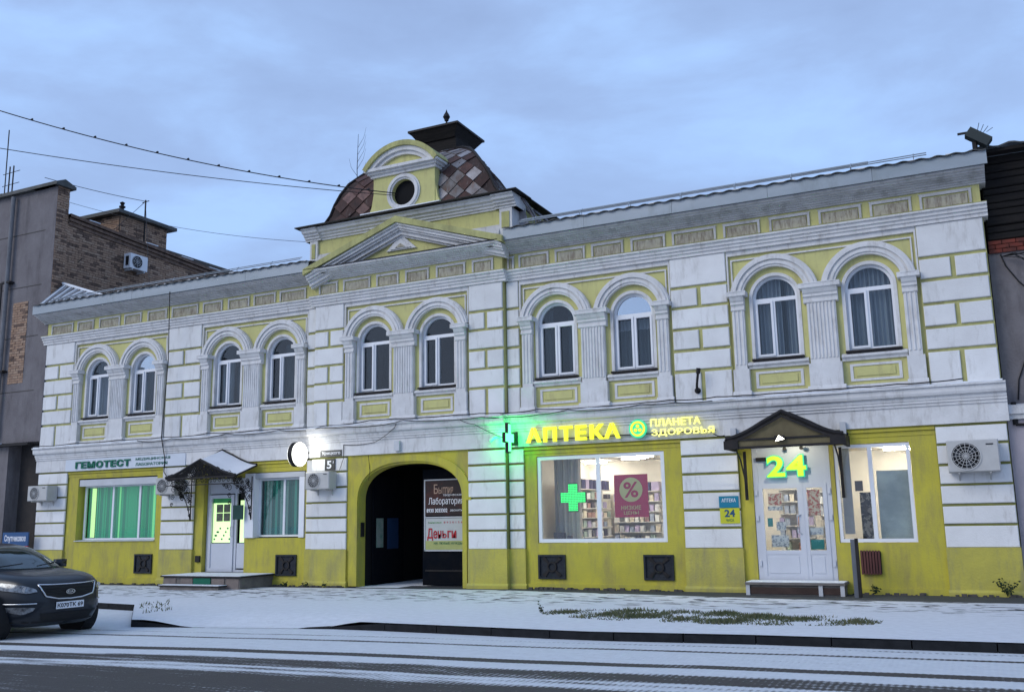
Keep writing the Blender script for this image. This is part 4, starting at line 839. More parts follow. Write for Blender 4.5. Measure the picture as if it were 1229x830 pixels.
for sx in (-20.45, -18.2):
    MB().tube([(sx, -.05, 2.95), (sx, -.05, 1.75)], .018, 5).build('wall_post', IRON, t)
    MB().tube([(sx, -.88, 2.75), (sx, -.6, 2.65), (sx, -.35, 2.45), (sx, -.15, 2.1), (sx, -.06, 1.75)], .014, 5).build('brace', IRON, t)
    for (y, z, r) in ((-.2, 2.6, .12), (-.45, 2.66, .09), (-.18, 2.32, .09), (-.13, 2.08, .07), (-.65, 2.72, .06), (-.3, 2.45, .08), (-.1, 1.9, .05), (-.5, 2.8, .08), (-.25, 2.8, .09)): scroll(sx, y, z, r, 'y', 1.5, random.choice((-1, 1)), .011).build('scroll', IRON, t)
for sx, s2 in ((-20.45, 1), (-18.2, -1)):
    for (d, z, r) in ((.1, 2.62, .1), (.28, 2.66, .08), (.08, 2.4, .08), (.06, 2.2, .06), (.42, 2.7, .05)): scroll(sx + s2 * d, -.88 + d * .4, z, r, 'x', 1.5, s2, .011).build('scroll', IRON, t)
for i in range(150):
    u = random.uniform(-.92, .92); h = ogee(u) * .46; scroll(-19.33 + 1.28 * u, -.9, 2.93 + random.uniform(0, .9) * h, random.uniform(.04, .12), 'x', 1.6, random.choice((-1, 1)), .013).build('scroll', IRON, t)
for i in range(56):
    sx = random.choice((-20.45, -18.2)); y = -random.uniform(.05, .8); scroll(sx, y, 2.9 - random.uniform(0, 1.) * (1 - abs(y)) ** 1.2, random.uniform(.05, .1), 'y', 1.4, random.choice((-1, 1)), .011).build('scroll', IRON, t)
# small hanging sign
hs = tag(MB().box(-18.8, -18.44, -.12, -.09, 1.76, 2.16).build('notice_plate', mat('dark_green_plate', (.012, .06, .05), .4, var=.2)), 'small dark green notice plate beside the clinic door glass', 'notice')
# clinic steps
st = thing('clinic_steps', 'low snow-dusted concrete platform with one front step at the clinic door', 'steps', (-18.6, -.6, -.06))
CON = mat('grey_concrete_blocks', (.20, .18, .165), .9, col2=(.13, .12, .11), scale=5, bump=.5)
MB().box(-20.15, -17.45, -1.25, .06, -.15, .245).build('platform', CON, st); MB().box(-20.2, -17.38, -1.32, .06, .25, .285).build('platform_top', DKMET, st); MB().box(-20.17, -17.42, -1.29, .05, .286, .30).build('snow_cover', SNOW, st)
MB().box(-19.9, -17.85, -1.62, -1.33, -.2, .03).build('step', CON, st); MB().box(-19.95, -17.8, -1.66, -1.33, .031, .06).build('step_top', DKMET, st); MB().box(-19.93, -17.82, -1.64, -1.34, .061, .075).build('snow_cover', SNOW, st)
for x in (-20.1, -19.5, -18.4, -17.9): MB().box(x, x + .42, -1.27, -1.252, -.1, .23).build('facing_block', mat('pinkish_facing_block', (.24, .2, .18), .9, var=.3, scale=4), st)
MB().box(-19.05, -18.45, -1.275, -1.253, -.06, .235).build('green_mat', GREEN, st)
# lit pharmacy sign
YL = emit('lit_yellow_letter_face', (.80, .86, .03), .60); YH = emit('lit_pale_yellow_letter_face', (.95, .93, .22), .62); LS = mat('sign_letter_side', (.15, .15, .05), .6)
s_ = thing('pharmacy_sign', 'row of glowing yellow letters reading АПТЕКА with a round emblem above the shop window', 'sign', (-8.5, -.1, 3.4))
word('АПТЕКА', -9.66, -7.2, 3.44, 3.80, -.1, YL, s_, bold=.035, depth=.07, sq=.88)
text('ПЛАНЕТА', -6.5, -5.33, 3.66, 3.83, -.1, YH, s_, bold=.015, depth=.03); text('ЗДОРОВЬЯ', -6.48, -5.03, 3.42, 3.60, -.1, YH, s_, bold=.015, depth=.03)
MB().disc(-6.8, 3.63, .215, -.13, -.09, 32).build('emblem_disc', emit('lit_green_emblem', (.03, .6, .3), .35), s_); MB().ring(-6.8, 3.63, .13, .175, -.15, -.131, 0, 2 * PI, 32).build('emblem_ring', YL, s_)
for a in (90, 210, 330): MB().disc(-6.8 + .06 * math.cos(math.radians(a)), 3.63 + .06 * math.sin(math.radians(a)), .04, -.15, -.131, 12).build('emblem_figure', YL, s_)
MB().box(-9.68, -5.02, -.035, -.024, 3.40, 3.44).build('mounting_rail', PVCG, s_); MB().box(-9.68, -5.02, -.088, -.036, 3.50, 3.52).build('mounting_rail', DKMET, s_)
# projecting green cross sign
GL = emit('lit_green_cross_face', (.2, 1., .45), .8)
cs = thing('green_cross_sign', 'projecting pharmacy cross lamp casting green light beside the yellow letters', 'sign', (-10.0, -.3, 3.6))
def cross(yc, zc, a, b_, x0, x1, ky=.66):
    g = MB(); P2_ = [(-b_, -a), (b_, -a), (b_, -b_), (a, -b_), (a, b_), (b_, b_), (b_, a), (-b_, a), (-b_, b_), (-a, b_), (-a, -b_), (-b_, -b_)]
    n = 12; g.v = [(x0, yc + u * ky, zc + w_) for u, w_ in P2_] + [(x1, yc + u * ky, zc + w_) for u, w_ in P2_]
    g.f = [tuple(range(n - 1, -1, -1)), tuple(range(n, 2 * n))] + [(k, (k + 1) % n, n + (k + 1) % n, n + k) for k in range(n)]; return g
cross(-.5, 3.56, .36, .12, -9.99, -9.91).build('cross_case', DKMET, cs); cross(-.5, 3.56, .33, .10, -9.909, -9.90).build('lit_face', GL, cs); cross(-.5, 3.56, .33, .10, -10.0, -9.991).build('lit_face', GL, cs)
MB().tube([(-9.95, -.16, 3.56), (-9.95, -.28, 3.56)], .02).build('bracket', DKMET, cs); MB().box(-10.03, -9.87, -.17, -.1, 3.4, 3.72).build('mounting_plate', DKMET, cs)
for x in (-9.70, -10.24):
    pl_ = bpy.data.lights.new('cross_glow', 'POINT'); pl_.energy = 9; pl_.color = (.0, 1., .16); pl_.shadow_soft_size = .12
    po = bpy.data.objects.new('cross_glow', pl_); C.objects.link(po); po.location = (x, -.42, 3.58); par(po, cs)
wl = tag(MB().tube([(-10.35, -.17, 3.62), (-10.42, -.34, 3.6)], .035, 10).tube([(-10.42, -.34, 3.6), (-10.5, -.4, 3.5)], .05, 10).build('security_camera', PVCG), 'small camera on the wall left of the green cross sign', 'camera')
# window cross and posters
gc = thing('window_cross', 'square-pixel green cross display hanging inside the shop window', 'display', (-8.6, .3, 1.8))
g = MB(); A_, b_ = .34, .12
for (x0, x1, z0, z1) in ((-b_, b_, -A_, A_), (-A_, -b_, -b_, b_), (b_, A_, -b_, b_)): g.box(-8.63 + x0, -8.63 + x1, .30, .33, 2.12 + z0, 2.12 + z1)
g.build('cross_case', DKMET, gc)
GCL = emit('green_led_pixel', (.04, 1., .2), .65); g = MB()
for i in range(-8, 8):
    for j in range(-8, 8):
        x, z = (i + .5) * .04, (j + .5) * .04
        if (abs(x) < .11 or abs(z) < .11): g.box(-8.63 + x - .015, -8.63 + x + .015, .290, .299, 2.12 + z - .015, 2.12 + z + .015)
stuff(g.build('led_pixels', GCL, gc))
pp = thing('discount_poster', 'crimson poster with a percent sign in a pale disc, reading НИЗКИЕ ЦЕНЫ', 'poster', (-7.1, .2, 1.6))
CRM = mat('crimson_poster_paper', (.36, .02, .075), .6, var=.15); CRP = mat('khaki_poster_disc', (.45, .42, .20), .6, var=.1)
MB().box(-7.54, -6.72, .185, .19, 1.63, 2.61).build('sheet', CRM, pp); MB().disc(-7.13, 2.26, .28, .18, .184, 32).build('disc', CRP, pp); text('%', -7.31, -6.95, 2.08, 2.44, .179, CRM, pp, bold=.02, depth=.003)
text('НИЗКИЕ', -7.38, -6.90, 1.80, 1.9, .184, CRP, pp, bold=.01, depth=.003); text('ЦЕНЫ', -7.32, -6.96, 1.68, 1.77, .184, CRP, pp, bold=.01, depth=.003)
pp['label'] = 'crimson poster with a percent sign in a pale disc, low prices lettering below'; s_['label'] = 'row of glowing yellow pharmacy letters with a round emblem above the shop window'
# 24 sign plate
pp = thing('opening_hours_plate', 'teal over yellow plate with the number 24 left of the shop door', 'sign', (-4.82, -.03, 1.45))
MB().box(-5.04, -4.61, -.03, -.016, 1.80, 2.05).build('teal_plate', mat('teal_plate', (.01, .19, .30), .5, var=.1), pp); MB().box(-5.03, -4.60, -.03, -.016, 1.46, 1.79).build('yellow_plate', mat('yellow_plate', (.55, .55, .03), .5, var=.08), pp)
text('АПТЕКА', -4.98, -4.67, 1.92, 2.0, -.031, PVC, pp, bold=.01, depth=.003); text('24', -4.93, -4.70, 1.60, 1.76, -.031, mat('navy_print', (.02, .08, .16), .5), pp, bold=.03, depth=.003); text('ЧАСА', -4.9, -4.73, 1.50, 1.56, -.031, GREEN, pp, bold=.01, depth=.003)
# pharmacy canopy
OLV = mat('olive_tan_soffit_board', (.17, .14, .075), .8, col2=(.11, .09, .05), scale=3, bump=.2)
t, P_ = canopy('dark brown peaked canopy with a lit lamp above the pharmacy door', -3.42, 1.19, -.9, 3.22, 3.26, .52, .05, DKMET)
t['category'] = 'canopy'
g = MB()
for (a, ha), (b_, hb) in zip(P_, P_[1:]): g.quad((a, -.93, 3.20 + ha), (b_, -.93, 3.20 + hb), (b_, -.93, 3.26 + hb), (a, -.93, 3.26 + ha)); g.quad((a, -.935, 3.12 + ha * .96), (b_, -.935, 3.12 + hb * .96), (b_, -.935, 3.175 + hb * .96), (a, -.935, 3.175 + ha * .96))
g.build('front_trim', DKMET, t, fix=False)
g = MB()
for (a, ha), (b_, hb) in list(zip(P_, P_[1:]))[1:-1]: g.quad((a, -.86, 3.21), (b_, -.86, 3.21), (b_, -.86, 3.21 + hb * .9), (a, -.86, 3.21 + ha * .9))
g.build('gable_board', OLV, t, fix=False)
MB().box(-4.6, -2.24, -.93, -.87, 3.17, 3.21).build('front_rail', DKMET, t); MB().box(-4.55, -2.3, -.9, -.86, 3.05, 3.17).build('front_board', OLV, t); MB().box(-4.6, -2.24, -.93, -.86, 3.0, 3.05).build('front_rail', DKMET, t)
for sx in (-4.6, -2.24): MB().box(sx - .03, sx + .03, -.93, -.03, 3.0, 3.22).build('side_board', DKMET, t); MB().box(sx - .05 if sx < -3 else sx - .25, sx + .25 if sx < -3 else sx + .05, -.95, -.85, 3.0, 3.18).build('corner_post_box', DKMET, t)
for sx in (-4.42, -2.42):
    MB().box(sx - .03, sx + .03, -.06, -.005, 1.95, 3.0).build('wall_post', DKMET, t); MB().tube([(sx, -.85, 3.0), (sx, -.45, 2.8), (sx, -.15, 2.45), (sx, -.05, 2.0)], .018, 5).build('brace', DKMET, t)
for x in (-4.62, -2.32): MB().box(x - .06, x + .06, -.12, -.03, 3.25, 3.52).build('downpipe_stub', PVCG, t)
lm = thing('canopy_lamp', 'bright flood lamp under the peak of the dark canopy', 'lamp', (-3.45, -.6, 3.2))
MB().box(-3.58, -3.38, -.99, -.94, 3.13, 3.24).build('lamp_housing', DKMET, lm)
MB().prism([(-3.56, 3.12), (-3.38, 3.16), (-3.49, 3.24)], -1.0, -.99).build('lit_face', emit('warm_white_lamp_face', (1, .98, .8), 6.), lm)
ll = bpy.data.lights.new('canopy_light', 'SPOT'); ll.energy = 20; ll.color = (1, .95, .72); ll.spot_size = 2.6; ll.shadow_soft_size = .05; ll.spot_blend = .5
lo_ = bpy.data.objects.new('canopy_light', ll); C.objects.link(lo_); lo_.location = (-3.45, -.75, 3.12); lo_.rotation_euler = (math.radians(38), 0, 0); par(lo_, lm)
for x in (-3.55, -3.2): MB().disc(x, 3.02, .04, -.1, -.04, 10).build('spot_fitting', DKMET, lm)
# 24 digits on the door
DG = emit('lit_lime_digit_face', (.38, .9, .02), .62)
s_ = thing('lit_number_sign', 'glowing lime green number 24 above the pharmacy door', 'sign', (-3.5, .0, 2.45))
for ch, x0, x1 in (('2', -3.96, -3.58), ('4', -3.55, -3.14)):
    text(ch, x0, x1, 2.43, 2.88, .0, DG, s_, 'digit', bold=.025, depth=.02); text(ch, x0 - .02, x1 + .025, 2.41, 2.90, .03, emit('teal_digit_return', (.01, .45, .3), .35), s_, 'digit_return', bold=.055, depth=.03)
# pharmacy threshold step, post and rail
CONW = PVCG
st = thing('pharmacy_step', 'long low white-edged step in front of the pharmacy door', 'steps', (-3.4, -.4, 0))
MB().box(-4.42, -2.5, -.55, .08, -.02, .21).build('step_body', CON, st); MB().box(-4.45, -2.46, -.62, .06, .211, .26).build('step_slab', CON, st); MB().box(-4.43, -2.48, -.6, .0, .261, .27).build('snow_cover', SNOW, st)
for x in (-4.44, -2.98, -2.56): MB().box(x, x + .08, -.60, -.56, -.02, .21).build('step_post', PVCG, st)
MB().box(-4.4, -2.55, -.58, -.551, .03, .16).build('brick_face', mat('rust_brown_face', (.07, .045, .038), .9, var=.4), st)
po_ = thing('handrail_post', 'grey metal post with a black edge right of the pharmacy door step', 'post', (-2.2, -.75, 0))
MB().box(-2.28, -2.20, -.78, -.7, -.02, 1.12).build('post', mat('grey_metal_post', (.13, .14, .16), .5, var=.2), po_); MB().box(-2.198, -2.14, -.8, -.68, -.02, 1.14).build('edge_strip', DKMET, po_)
rg = thing('slatted_wall_grille', 'reddish brown slatted grille fixed under the right window', 'grille', (-2.0, 0, .4))
RB = mat('red_brown_slat_paint', (.12, .045, .04), .7, var=.25)
MB().box(-2.18, -1.8, .03, .06, .42, .86).build('backing', DKMET, rg)
for k in range(7): MB().box(-2.19 + k * .056, -2.15 + k * .056, -.01, .029, .4, .88).build('slat', RB, rg)
# gateway posters
pp = thing('laboratory_poster', 'black framed poster with white lettering and a phone number on the gate leaf', 'poster', (-12.2, .5, 1.7))
def fp(px0, px1, z0, z1): pass
MB().box(-12.88, -11.45, .52, .534, 1.76, 2.66).build('sheet', mat('black_brown_print', (.022, .012, .012), .5, col2=(.10, .02, .012), scale=1.4, lo=.5, hi=.7), pp)
g = MB(); g.box(-12.91, -12.88, .505, .54, .86, 2.69); g.box(-12.88, -11.43, .505, .54, 2.66, 2.69); g.box(-12.88, -11.43, .505, .54, 1.70, 1.73); g.build('frame', PVCG, pp)
CPP = mat('copper_print', (.45, .3, .22), .5); text('Б', -12.62, -12.50, 2.32, 2.56, .519, CPP, pp, depth=.003); text('Ы', -12.48, -12.37, 2.32, 2.48, .519, CPP, pp, depth=.003); text('тпия', -12.35, -12.05, 2.32, 2.48, .519, CPP, pp, depth=.003); text('творческая', -12.35, -11.78, 2.24, 2.30, .519, PVC, pp, depth=.003); text('Лаборатория', -12.78, -11.75, 2.0, 2.22, .519, PVC, pp, depth=.003); text('8930 3033302', -12.84, -12.22, 1.84, 1.94, .519, PVC, pp, bold=.02, depth=.003); text('звонить', -12.14, -11.78, 1.86, 1.91, .519, PVC, pp, depth=.003)
pp = thing('money_poster', 'pale poster with big red lettering under the black poster on the gate leaf', 'poster', (-12.2, .5, .9))
MB().box(-12.88, -11.45, .52, .534, .89, 1.69).build('sheet', mat('pale_poster_print', (.50, .52, .50), .5, var=.1), pp); MB().box(-12.87, -11.46, .514, .519, .90, 1.12).build('yellow_band', mat('yellow_green_print', (.42, .45, .16), .5, var=.2), pp)
RD = mat('red_print', (.42, .02, .03), .5); text('Ден', -12.82, -12.40, 1.13, 1.44, .512, RD, pp, bold=.02, depth=.003); text('Ь', -12.37, -12.25, 1.19, 1.375, .512, RD, pp, bold=.02, depth=.003); text('ги', -12.22, -11.96, 1.19, 1.375, .512, RD, pp, bold=.02, depth=.003); text('НА ЛЮБЫЕ НУЖДЫ', -12.62, -11.78, 1.02, 1.09, .511, GREEN, pp, depth=.003); text('финансовые', -12.8, -12.4, 1.55, 1.61, .519, mat('green_print', (.1, .3, .05), .5), pp, depth=.003); text('8 9 2 0 1 5 6', -12.33, -11.78, 1.56, 1.61, .519, RD, pp, depth=.003)
MB().box(-12.9, -11.43, .505, .54, .86, .888).build('frame', PVCG, pp)
tag(MB().box(-14.47, -14.462, .62, .95, .95, 1.72).build('notice', mat('pale_green_notice', (.30, .34, .30), .6, col2=(.12, .25, .18), scale=6)), 'pale paper notice on the dark left side of the gateway', 'notice')
tag(MB().box(-14.47, -14.462, 1.15, 1.7, .9, 1.72).build('notice', mat('dark_blue_panel', (.02, .05, .12), .5, var=.2)), 'dark blue panel inside the gateway next to the pale notice', 'notice')
tag(MB().box(-14.55, -14.5, .0, .12, 1.25, 1.62).build('intercom', DKMET), 'black intercom box on the left jamb of the gateway', 'intercom')
# lamp iron on the upper wall
fh = thing('flag_holder', 'black iron flag bracket on the upper white blocks between the window pairs', 'bracket', (-5.4, -.1, 4.5))
MB().tube([(-5.38, 0, 4.42), (-5.38, -.1, 4.4), (-5.35, -.18, 4.55), (-5.30, -.22, 4.82)], .03, 8).build('arm', DKMET, fh); MB().disc(-5.38, 4.42, .07, -.04, -.001, 12).build('wall_plate', DKMET, fh); MB().tube([(-5.30, -.22, 4.78), (-5.28, -.24, 4.9)], .05, 8).build('socket', DKMET, fh)
hk = tag(MB().box(-13.36, -13.2, -.26, -.18, 3.42, 3.68).build('junction_box', PVCG), 'pale junction box on the band above the gateway arch', 'box')
# cables
def cable(pts, r, label, n=14, sag=0., name='cable', seg=5):
    P2_ = []
    for (a, b_) in zip(pts, pts[1:]):
        a, b_ = Vector(a), Vector(b_)
        for k in range(n): t_ = k / n; q = a.lerp(b_, t_); q.z -= sag * 4 * t_ * (1 - t_); P2_.append(q)
    P2_.append(Vector(pts[-1])); return tag(MB().tube(P2_, r, seg).build(name, WIRE, smooth=True), label, 'cable')
random.seed(14)
pt = [(-27.1, -.2, 4.22)]
X = -26.3
while X < .6:
    y = -.13 if X < -16.1 or X > -10.1 else -.28; pt.append((X, y, 4.205 + random.uniform(-.012, .05))); X += random.uniform(.5, 1.2)
cable(pt, .013, 'black cable lying along the string course between the storeys', n=3, sag=.01)
pt = [(-22.5, -.27, 4.16)]; X = -21.8
while X < -5: y = -.27 if X < -16.1 or X > -10.1 else -.42; pt.append((X, y, 4.13 + random.uniform(-.05, .05))); X += random.uniform(.6, 1.3)
cable(pt, .010, 'thinner second cable drooping below the string course ledge', n=3, sag=.02)
cable([(-21.2, -.52, 8.55), (-21.35, -.3, 6.5), (-21.5, -.28, 4.2), (-21.55, -.06, 3.6), (-21.56, -.06, 3.2), (-21.3, -.06, 2.9)], .014, 'vertical black cable down the left wing from the roof', sag=0)
cable([(-15.0, -.18, 3.66), (-14.0, -.2, 3.68), (-13.3, -.35, 4.0), (-13.2, -.4, 4.12)], .008, 'thin wire rising from the number plates to the ledge above the gate', sag=.03)
cable([(-15.1, -.2, 3.0), (-14.98, -.2, 3.3), (-15.0, -.18, 3.66)], .008, 'short looping wire by the air conditioner left of the gate', sag=0)
cable([(-10.2, -.3, 3.6), (-10.9, -.42, 3.95), (-11.3, -.42, 4.08)], .008, 'thin wire from the green cross sign up to the ledge', sag=.02)
cable([(-14.2, -.18, 3.36), (-14.16, -.16, 2.95), (-14.2, -.16, 2.7)], .007, 'wire hanging over the yellow gateway arch', sag=0)
cable([(-5.05, -.12, 3.42), (-4.8, -.2, 3.36), (-4.6, -.5, 3.3)], .012, 'cable from the lit letters to the dark canopy', sag=.03)
w_ = cable([(-21.77, -6, 12.28), (-13.35, -.15, 10.42)], .015, 'thick overhead cable with clips from the upper left down to the round dormer window', n=30, sag=.28, name='overhead_cable')
A_, B_ = Vector((-21.77, -6, 12.28)), Vector((-13.35, -.15, 10.42))
for k in range(1, 13): t_ = k / 13; q = A_.lerp(B_, t_); q.z -= .28 * 4 * t_ * (1 - t_); MB().tube([q + Vector((-.03, 0, .02)), q + Vector((.03, 0, .03))], .026, 5).build('clip', WIRE, w_)
cable([(-30.3, -12, 15.5), (-21.77, -6, 12.28)], .014, 'upper overhead cable beyond the left edge', n=4, name='overhead_cable')
cable([(-27.9, -10, 13.4), (-21.65, -6, 11.23), (-13.35, -.15, 10.36)], .011, 'lower plain overhead cable running to the round dormer window', n=20, sag=.12, name='overhead_cable')
cable([(-29.2, 1, 14.1), (-27.93, 4.5, 14.05)], .012, 'aerial wire from the left mast to the thin roof pole', sag=.05, name='aerial_wire')
cable([(-27.93, 4.5, 14.05), (-22.3, -.3, 9.0)], .008, 'guy wire running down right from the thin roof pole', sag=.1, name='aerial_wire')
cable([(-27.93, 4.5, 14.05), (-27.05, .9, 10.6)], .010, 'guy wire running down left from the thin roof pole', sag=0, name='aerial_wire')
cable([(-27.0, .3, 12.6), (-16.4, .3, 9.6)], .007, 'faint thin wire crossing from the brick wall to the attic corner', sag=.25, name='aerial_wire')
cable([(-29.9, .5, 13.2), (-26.2, 2.5, 12.2)], .008, 'thin lower wire over the grey parapet', sag=.15, name='aerial_wire')
mp_ = thing('roof_pole', 'thin dark pole carrying guy wires on the brick penthouse at left', 'pole', (-27.9, 4.5, 12.0)); MB().tube([(-27.9, 4.5, 11.8), (-27.93, 4.5, 14.1)], .03, 6).build('mast', DKMET, mp_); MB().tube([(-28.1, 4.5, 14.02), (-27.75, 4.5, 14.04)], .018, 5).build('cross_arm', DKMET, mp_)
# spotlight on the right end of the roof
sp_ = thing('roof_spotlight', 'dark tilted spotlight fixture standing on the right end of the roof', 'spotlight', (.7, -.2, 8.85))
MB().tube([(.72, -.2, 8.82), (.72, -.2, 9.1)], .05, 6).build('stand', DKMET, sp_)
T = Matrix.Translation((.80, -.2, 9.18)) @ Matrix.Rotation(math.radians(38), 4, 'Y'); g = MB().box(-.24, .24, -.12, .12, -.1, .1); g.v = [tuple(T @ Vector(v)) for v in g.v]; g.build('lamp_body', mat('grey_green_metal', (.035, .045, .045), .6, var=.2), sp_)
MB().box(.42, .74, -.22, -.18, 9.31, 9.35).build('arm', DKMET, sp_)
for k in range(4): MB().tube([(.78 + k * .06, -.2, 9.28), (.84 + k * .08, -.2, 9.5 - k * .05)], .006, 4).build('bird_spike', DKMET, sp_)
# ------------------------------------------------------------ left neighbour: grey rendered front, brick side
def bricks(name, parent, org, ux, n_u, n_z, depth=.03, bl=.255, bh=.085, skip=None, nrm=None):
    """courses of bricks on a vertical plane: org corner, ux unit vector along the wall, nrm outward"""
    g = MB(); mi = []; org = Vector(org); ux = Vector(ux); nrm = Vector(nrm); zv = Vector((0, 0, 1))
    for j in range(n_z):
        off = bl / 2 if j % 2 else 0
        for i in range(-1, n_u + 1):
            a0 = max(0, i * bl + off); a1 = min(n_u * bl, (i + 1) * bl + off) - .014
            if a1 - a0 < .03: continue
            if skip and skip((a0 + a1) / 2, j * bh): continue
            p = org + ux * a0 + zv * (j * bh); d = depth + random.uniform(-.008, .008); q = ux * (a1 - a0); h = zv * (bh - .014); k = len(g.v)
            g.v += [tuple(v) for v in (p, p + q, p + q + h, p + h, p + nrm * d, p + q + nrm * d, p + q + h + nrm * d, p + h + nrm * d)]
            g.f += [(k + 4, k + 5, k + 6, k + 7), (k, k + 4, k + 7, k + 3), (k + 1, k + 2, k + 6, k + 5), (k + 3, k + 7, k + 6, k + 2), (k, k + 1, k + 5, k + 4)]; mi += [random.choices((0, 1, 2), (6, 3, 2))[0]] * 5
    o = g.build(name, BRKS[0], parent, fix=False); o.data.materials.append(BRKS[1]); o.data.materials.append(BRKS[2])
    if len(o.data.polygons) == len(mi): o.data.polygons.foreach_set('material_index', mi)
    return stuff(o)
LB = thing('neighbouring_building', 'tall grey rendered building with a brown brick side wall left of the yellow building', 'building', (-31, 0, 0))
lw = MB(); lw.box(-46, -27.14, .0, .45, 4.4, 13.1); lw.build('front_wall', STUC, LB)
MB().box(-46, -27.14, .46, 9, -.3, 4.4).build('lower_wall', mat('shaded_lower_wall', (.035, .033, .033), .95, col2=(.06, .05, .045), scale=2, bump=.4), LB)  # dark wall colour stands in for the shadow of the recess under the ledge
MB().box(-46, -27.14, .45, 9, 4.4, 12.1).build('main_wall', MORT, LB)
MB().box(-29.6, -28.6, -.02, .46, -.3, 4.38).build('pier', STUC, LB)
for z in (6.1, 7.95, 9.7, 11.6): MB().box(-46, -27.135, -.012, -.001, z, z + .02).build('render_joint', MORT, LB)
MB().box(-27.6, -27.13, -.013, -.001, 4.4, 13.1).build('corner_strip', STUC, LB)
for k in range(7): MB().prism([(-46 + k * 2.7, 13.1), (-46 + (k + 1) * 2.7 - .01, 13.1), (-46 + (k + 1) * 2.7 - .01, 13.22 + .012 * (k % 2)), (-46 + k * 2.7, 13.22 + .012 * (k % 2))], -.18, .5).build('parapet_coping', ROOFM, LB)
MB().extrx([(-.19, 13.1), (-.19, 13.2), (.15, 13.36), (.6, 13.2), (.6, 13.1)], -28.2, -26.98).build('coping_end', ROOFM, LB)
bricks('parapet_bricks', LB, (-27.139, .0, 8.8), (0, 1, 0), 2, 51, nrm=(1, 0, 0), bl=.235)
bricks('side_bricks', LB, (-27.139, .45, 8.6), (0, 1, 0), 34, 41, nrm=(1, 0, 0), skip=lambda u, z: z > 3.52 - u * .055)
for z, d, u1 in ((12.02, .07, 7.8), (11.86, .05, 7.8)): MB().prism([(0, 0), (0, 0), (0, 0)], 0, 0) if False else None
g = MB()
for k, (dz, d) in enumerate(((-.25, .07), (-.11, .11), (0.03, .16))): g.quad((-27.14, .46, 12.1 + dz), (-27.14 + d, .46, 12.1 + dz), (-27.14 + d, 8.9, 11.64 + dz), (-27.14, 8.9, 11.64 + dz)); g.quad((-27.14 + d, .46, 12.1 + dz), (-27.14 + d, .46, 12.2 + dz), (-27.14 + d, 8.9, 11.74 + dz), (-27.14 + d, 8.9, 11.64 + dz)); g.quad((-27.14 + d, .46, 12.2 + dz), (-27.6, .46, 12.2 + dz), (-27.6, 8.9, 11.74 + dz), (-27.14 + d, 8.9, 11.74 + dz))
g.build('side_cornice', BRKS[2], LB, fix=False)
random.seed(6); g = MB(); y = .5
while y < 8.5:
    w_ = random.uniform(.2, .7); z = 12.235 - (y - .46) * .0545
    if random.random() < .55: g.box(-27.25, -26.98, y, y + w_, z, z + .03)
    y += w_ + .15
stuff(g.build('cornice_snow', SNOW, LB))
MB().box(-30.3, -28.1, 3.5, 5.8, 12.0, 13.25).build('penthouse_core', MORT, LB)
bricks('penthouse_bricks', LB, (-30.3, 3.5, 12.05), (1, 0, 0), 8, 14, nrm=(0, -1, 0), bl=.272); bricks('penthouse_bricks', LB, (-28.1, 3.5, 12.05), (0, 1, 0), 9, 14, nrm=(1, 0, 0))
MB().box(-30.6, -27.85, 3.2, 6.1, 13.25, 13.38).build('penthouse_roof', ROOFM, LB)
lathe([(13.38, .07), (13.7, .07), (13.71, .12), (13.76, .12), (13.8, .05), (13.9, .1), (13.95, .02)], -28.5, 3.9, 10).build('roof_cowl', DKMET, LB)
bricks('exposed_brick_patch', LB, (-28.95, -.001, 6.4), (1, 0, 0), 3, 33, nrm=(0, -1, 0), depth=.012)
MB().tube([(-29.2, -.14, 13.0), (-29.2, -.14, 4.6)], .075, 10).build('drainpipe', mat('grey_pipe_paint', (.19, .19, .20), .7, var=.3), LB)
for z in (9.9, 6.8): MB().box(-29.4, -29.0, -.2, -.001, z, z + .06).build('pipe_bracket', DKMET, LB)
w = frame(-31.3, -29.62, 6.3, 10.0, -.03, .1, [-30.4], DKMET, 'window', parent=LB, gl=G_UP, dy_=.05)
MB().box(-31.2, -29.7, -.004, -.001, 6.4, 9.9).build('window_void', BLACK, w)
MB().box(-46, -29.0, -.3, -.001, 4.36, 4.42).build('snowy_ledge', SNOW, LB)
MB().box(-46, -27.4, -.25, 0, 4.28, 4.355).build('awning_edge', DKMET, LB)
def ac_side():
    t = thing('air_conditioner', 'white air conditioner high on the brown brick side wall', 'air conditioner', (-27.1, 3.3, 10.85))
    MB().box(-27.05, -26.72, 2.85, 3.65, 10.85, 11.4).build('casing', PVC, t)
    discx(-26.719, -26.712, 3.17, 11.12, .23).build('fan_recess', BLACK, t)
    g = MB()
    for r in (.08, .15, .22): g.tube([(-26.70, 3.17 + r * math.cos(2 * PI * k / 16), 11.12 + r * math.sin(2 * PI * k / 16)) for k in range(17)], .008, 4)
    for k in range(4): a = k * PI / 4; g.tube([(-26.7, 3.17 - .23 * math.cos(a), 11.12 - .23 * math.sin(a)), (-26.7, 3.17 + .23 * math.cos(a), 11.12 + .23 * math.sin(a))], .006, 4)
    g.build('fan_guard', PVCG, t)
    MB().box(-26.95, -26.8, 2.84, 2.849, 10.95, 11.3).build('side_vent', DKMET, t)
    for y in (2.95, 3.5): MB().box(-27.1, -26.72, y, y + .04, 10.78, 10.849).build('bracket', PVCG, t)
ac_side()
an = thing('rooftop_antenna', 'double thin antenna mast with cross bars on the far left roof edge', 'antenna', (-29.4, .3, 13.2))
for x in (-30.15, -29.95): MB().tube([(x, .3, 13.2), (x, .3, 14.45)], .025, 5).build('mast', DKMET, an)
for z in (14.2, 13.75): MB().tube([(-30.5, .3, z), (-29.6, .3, z + .02)], .012, 5).build('cross_bar', DKMET, an)
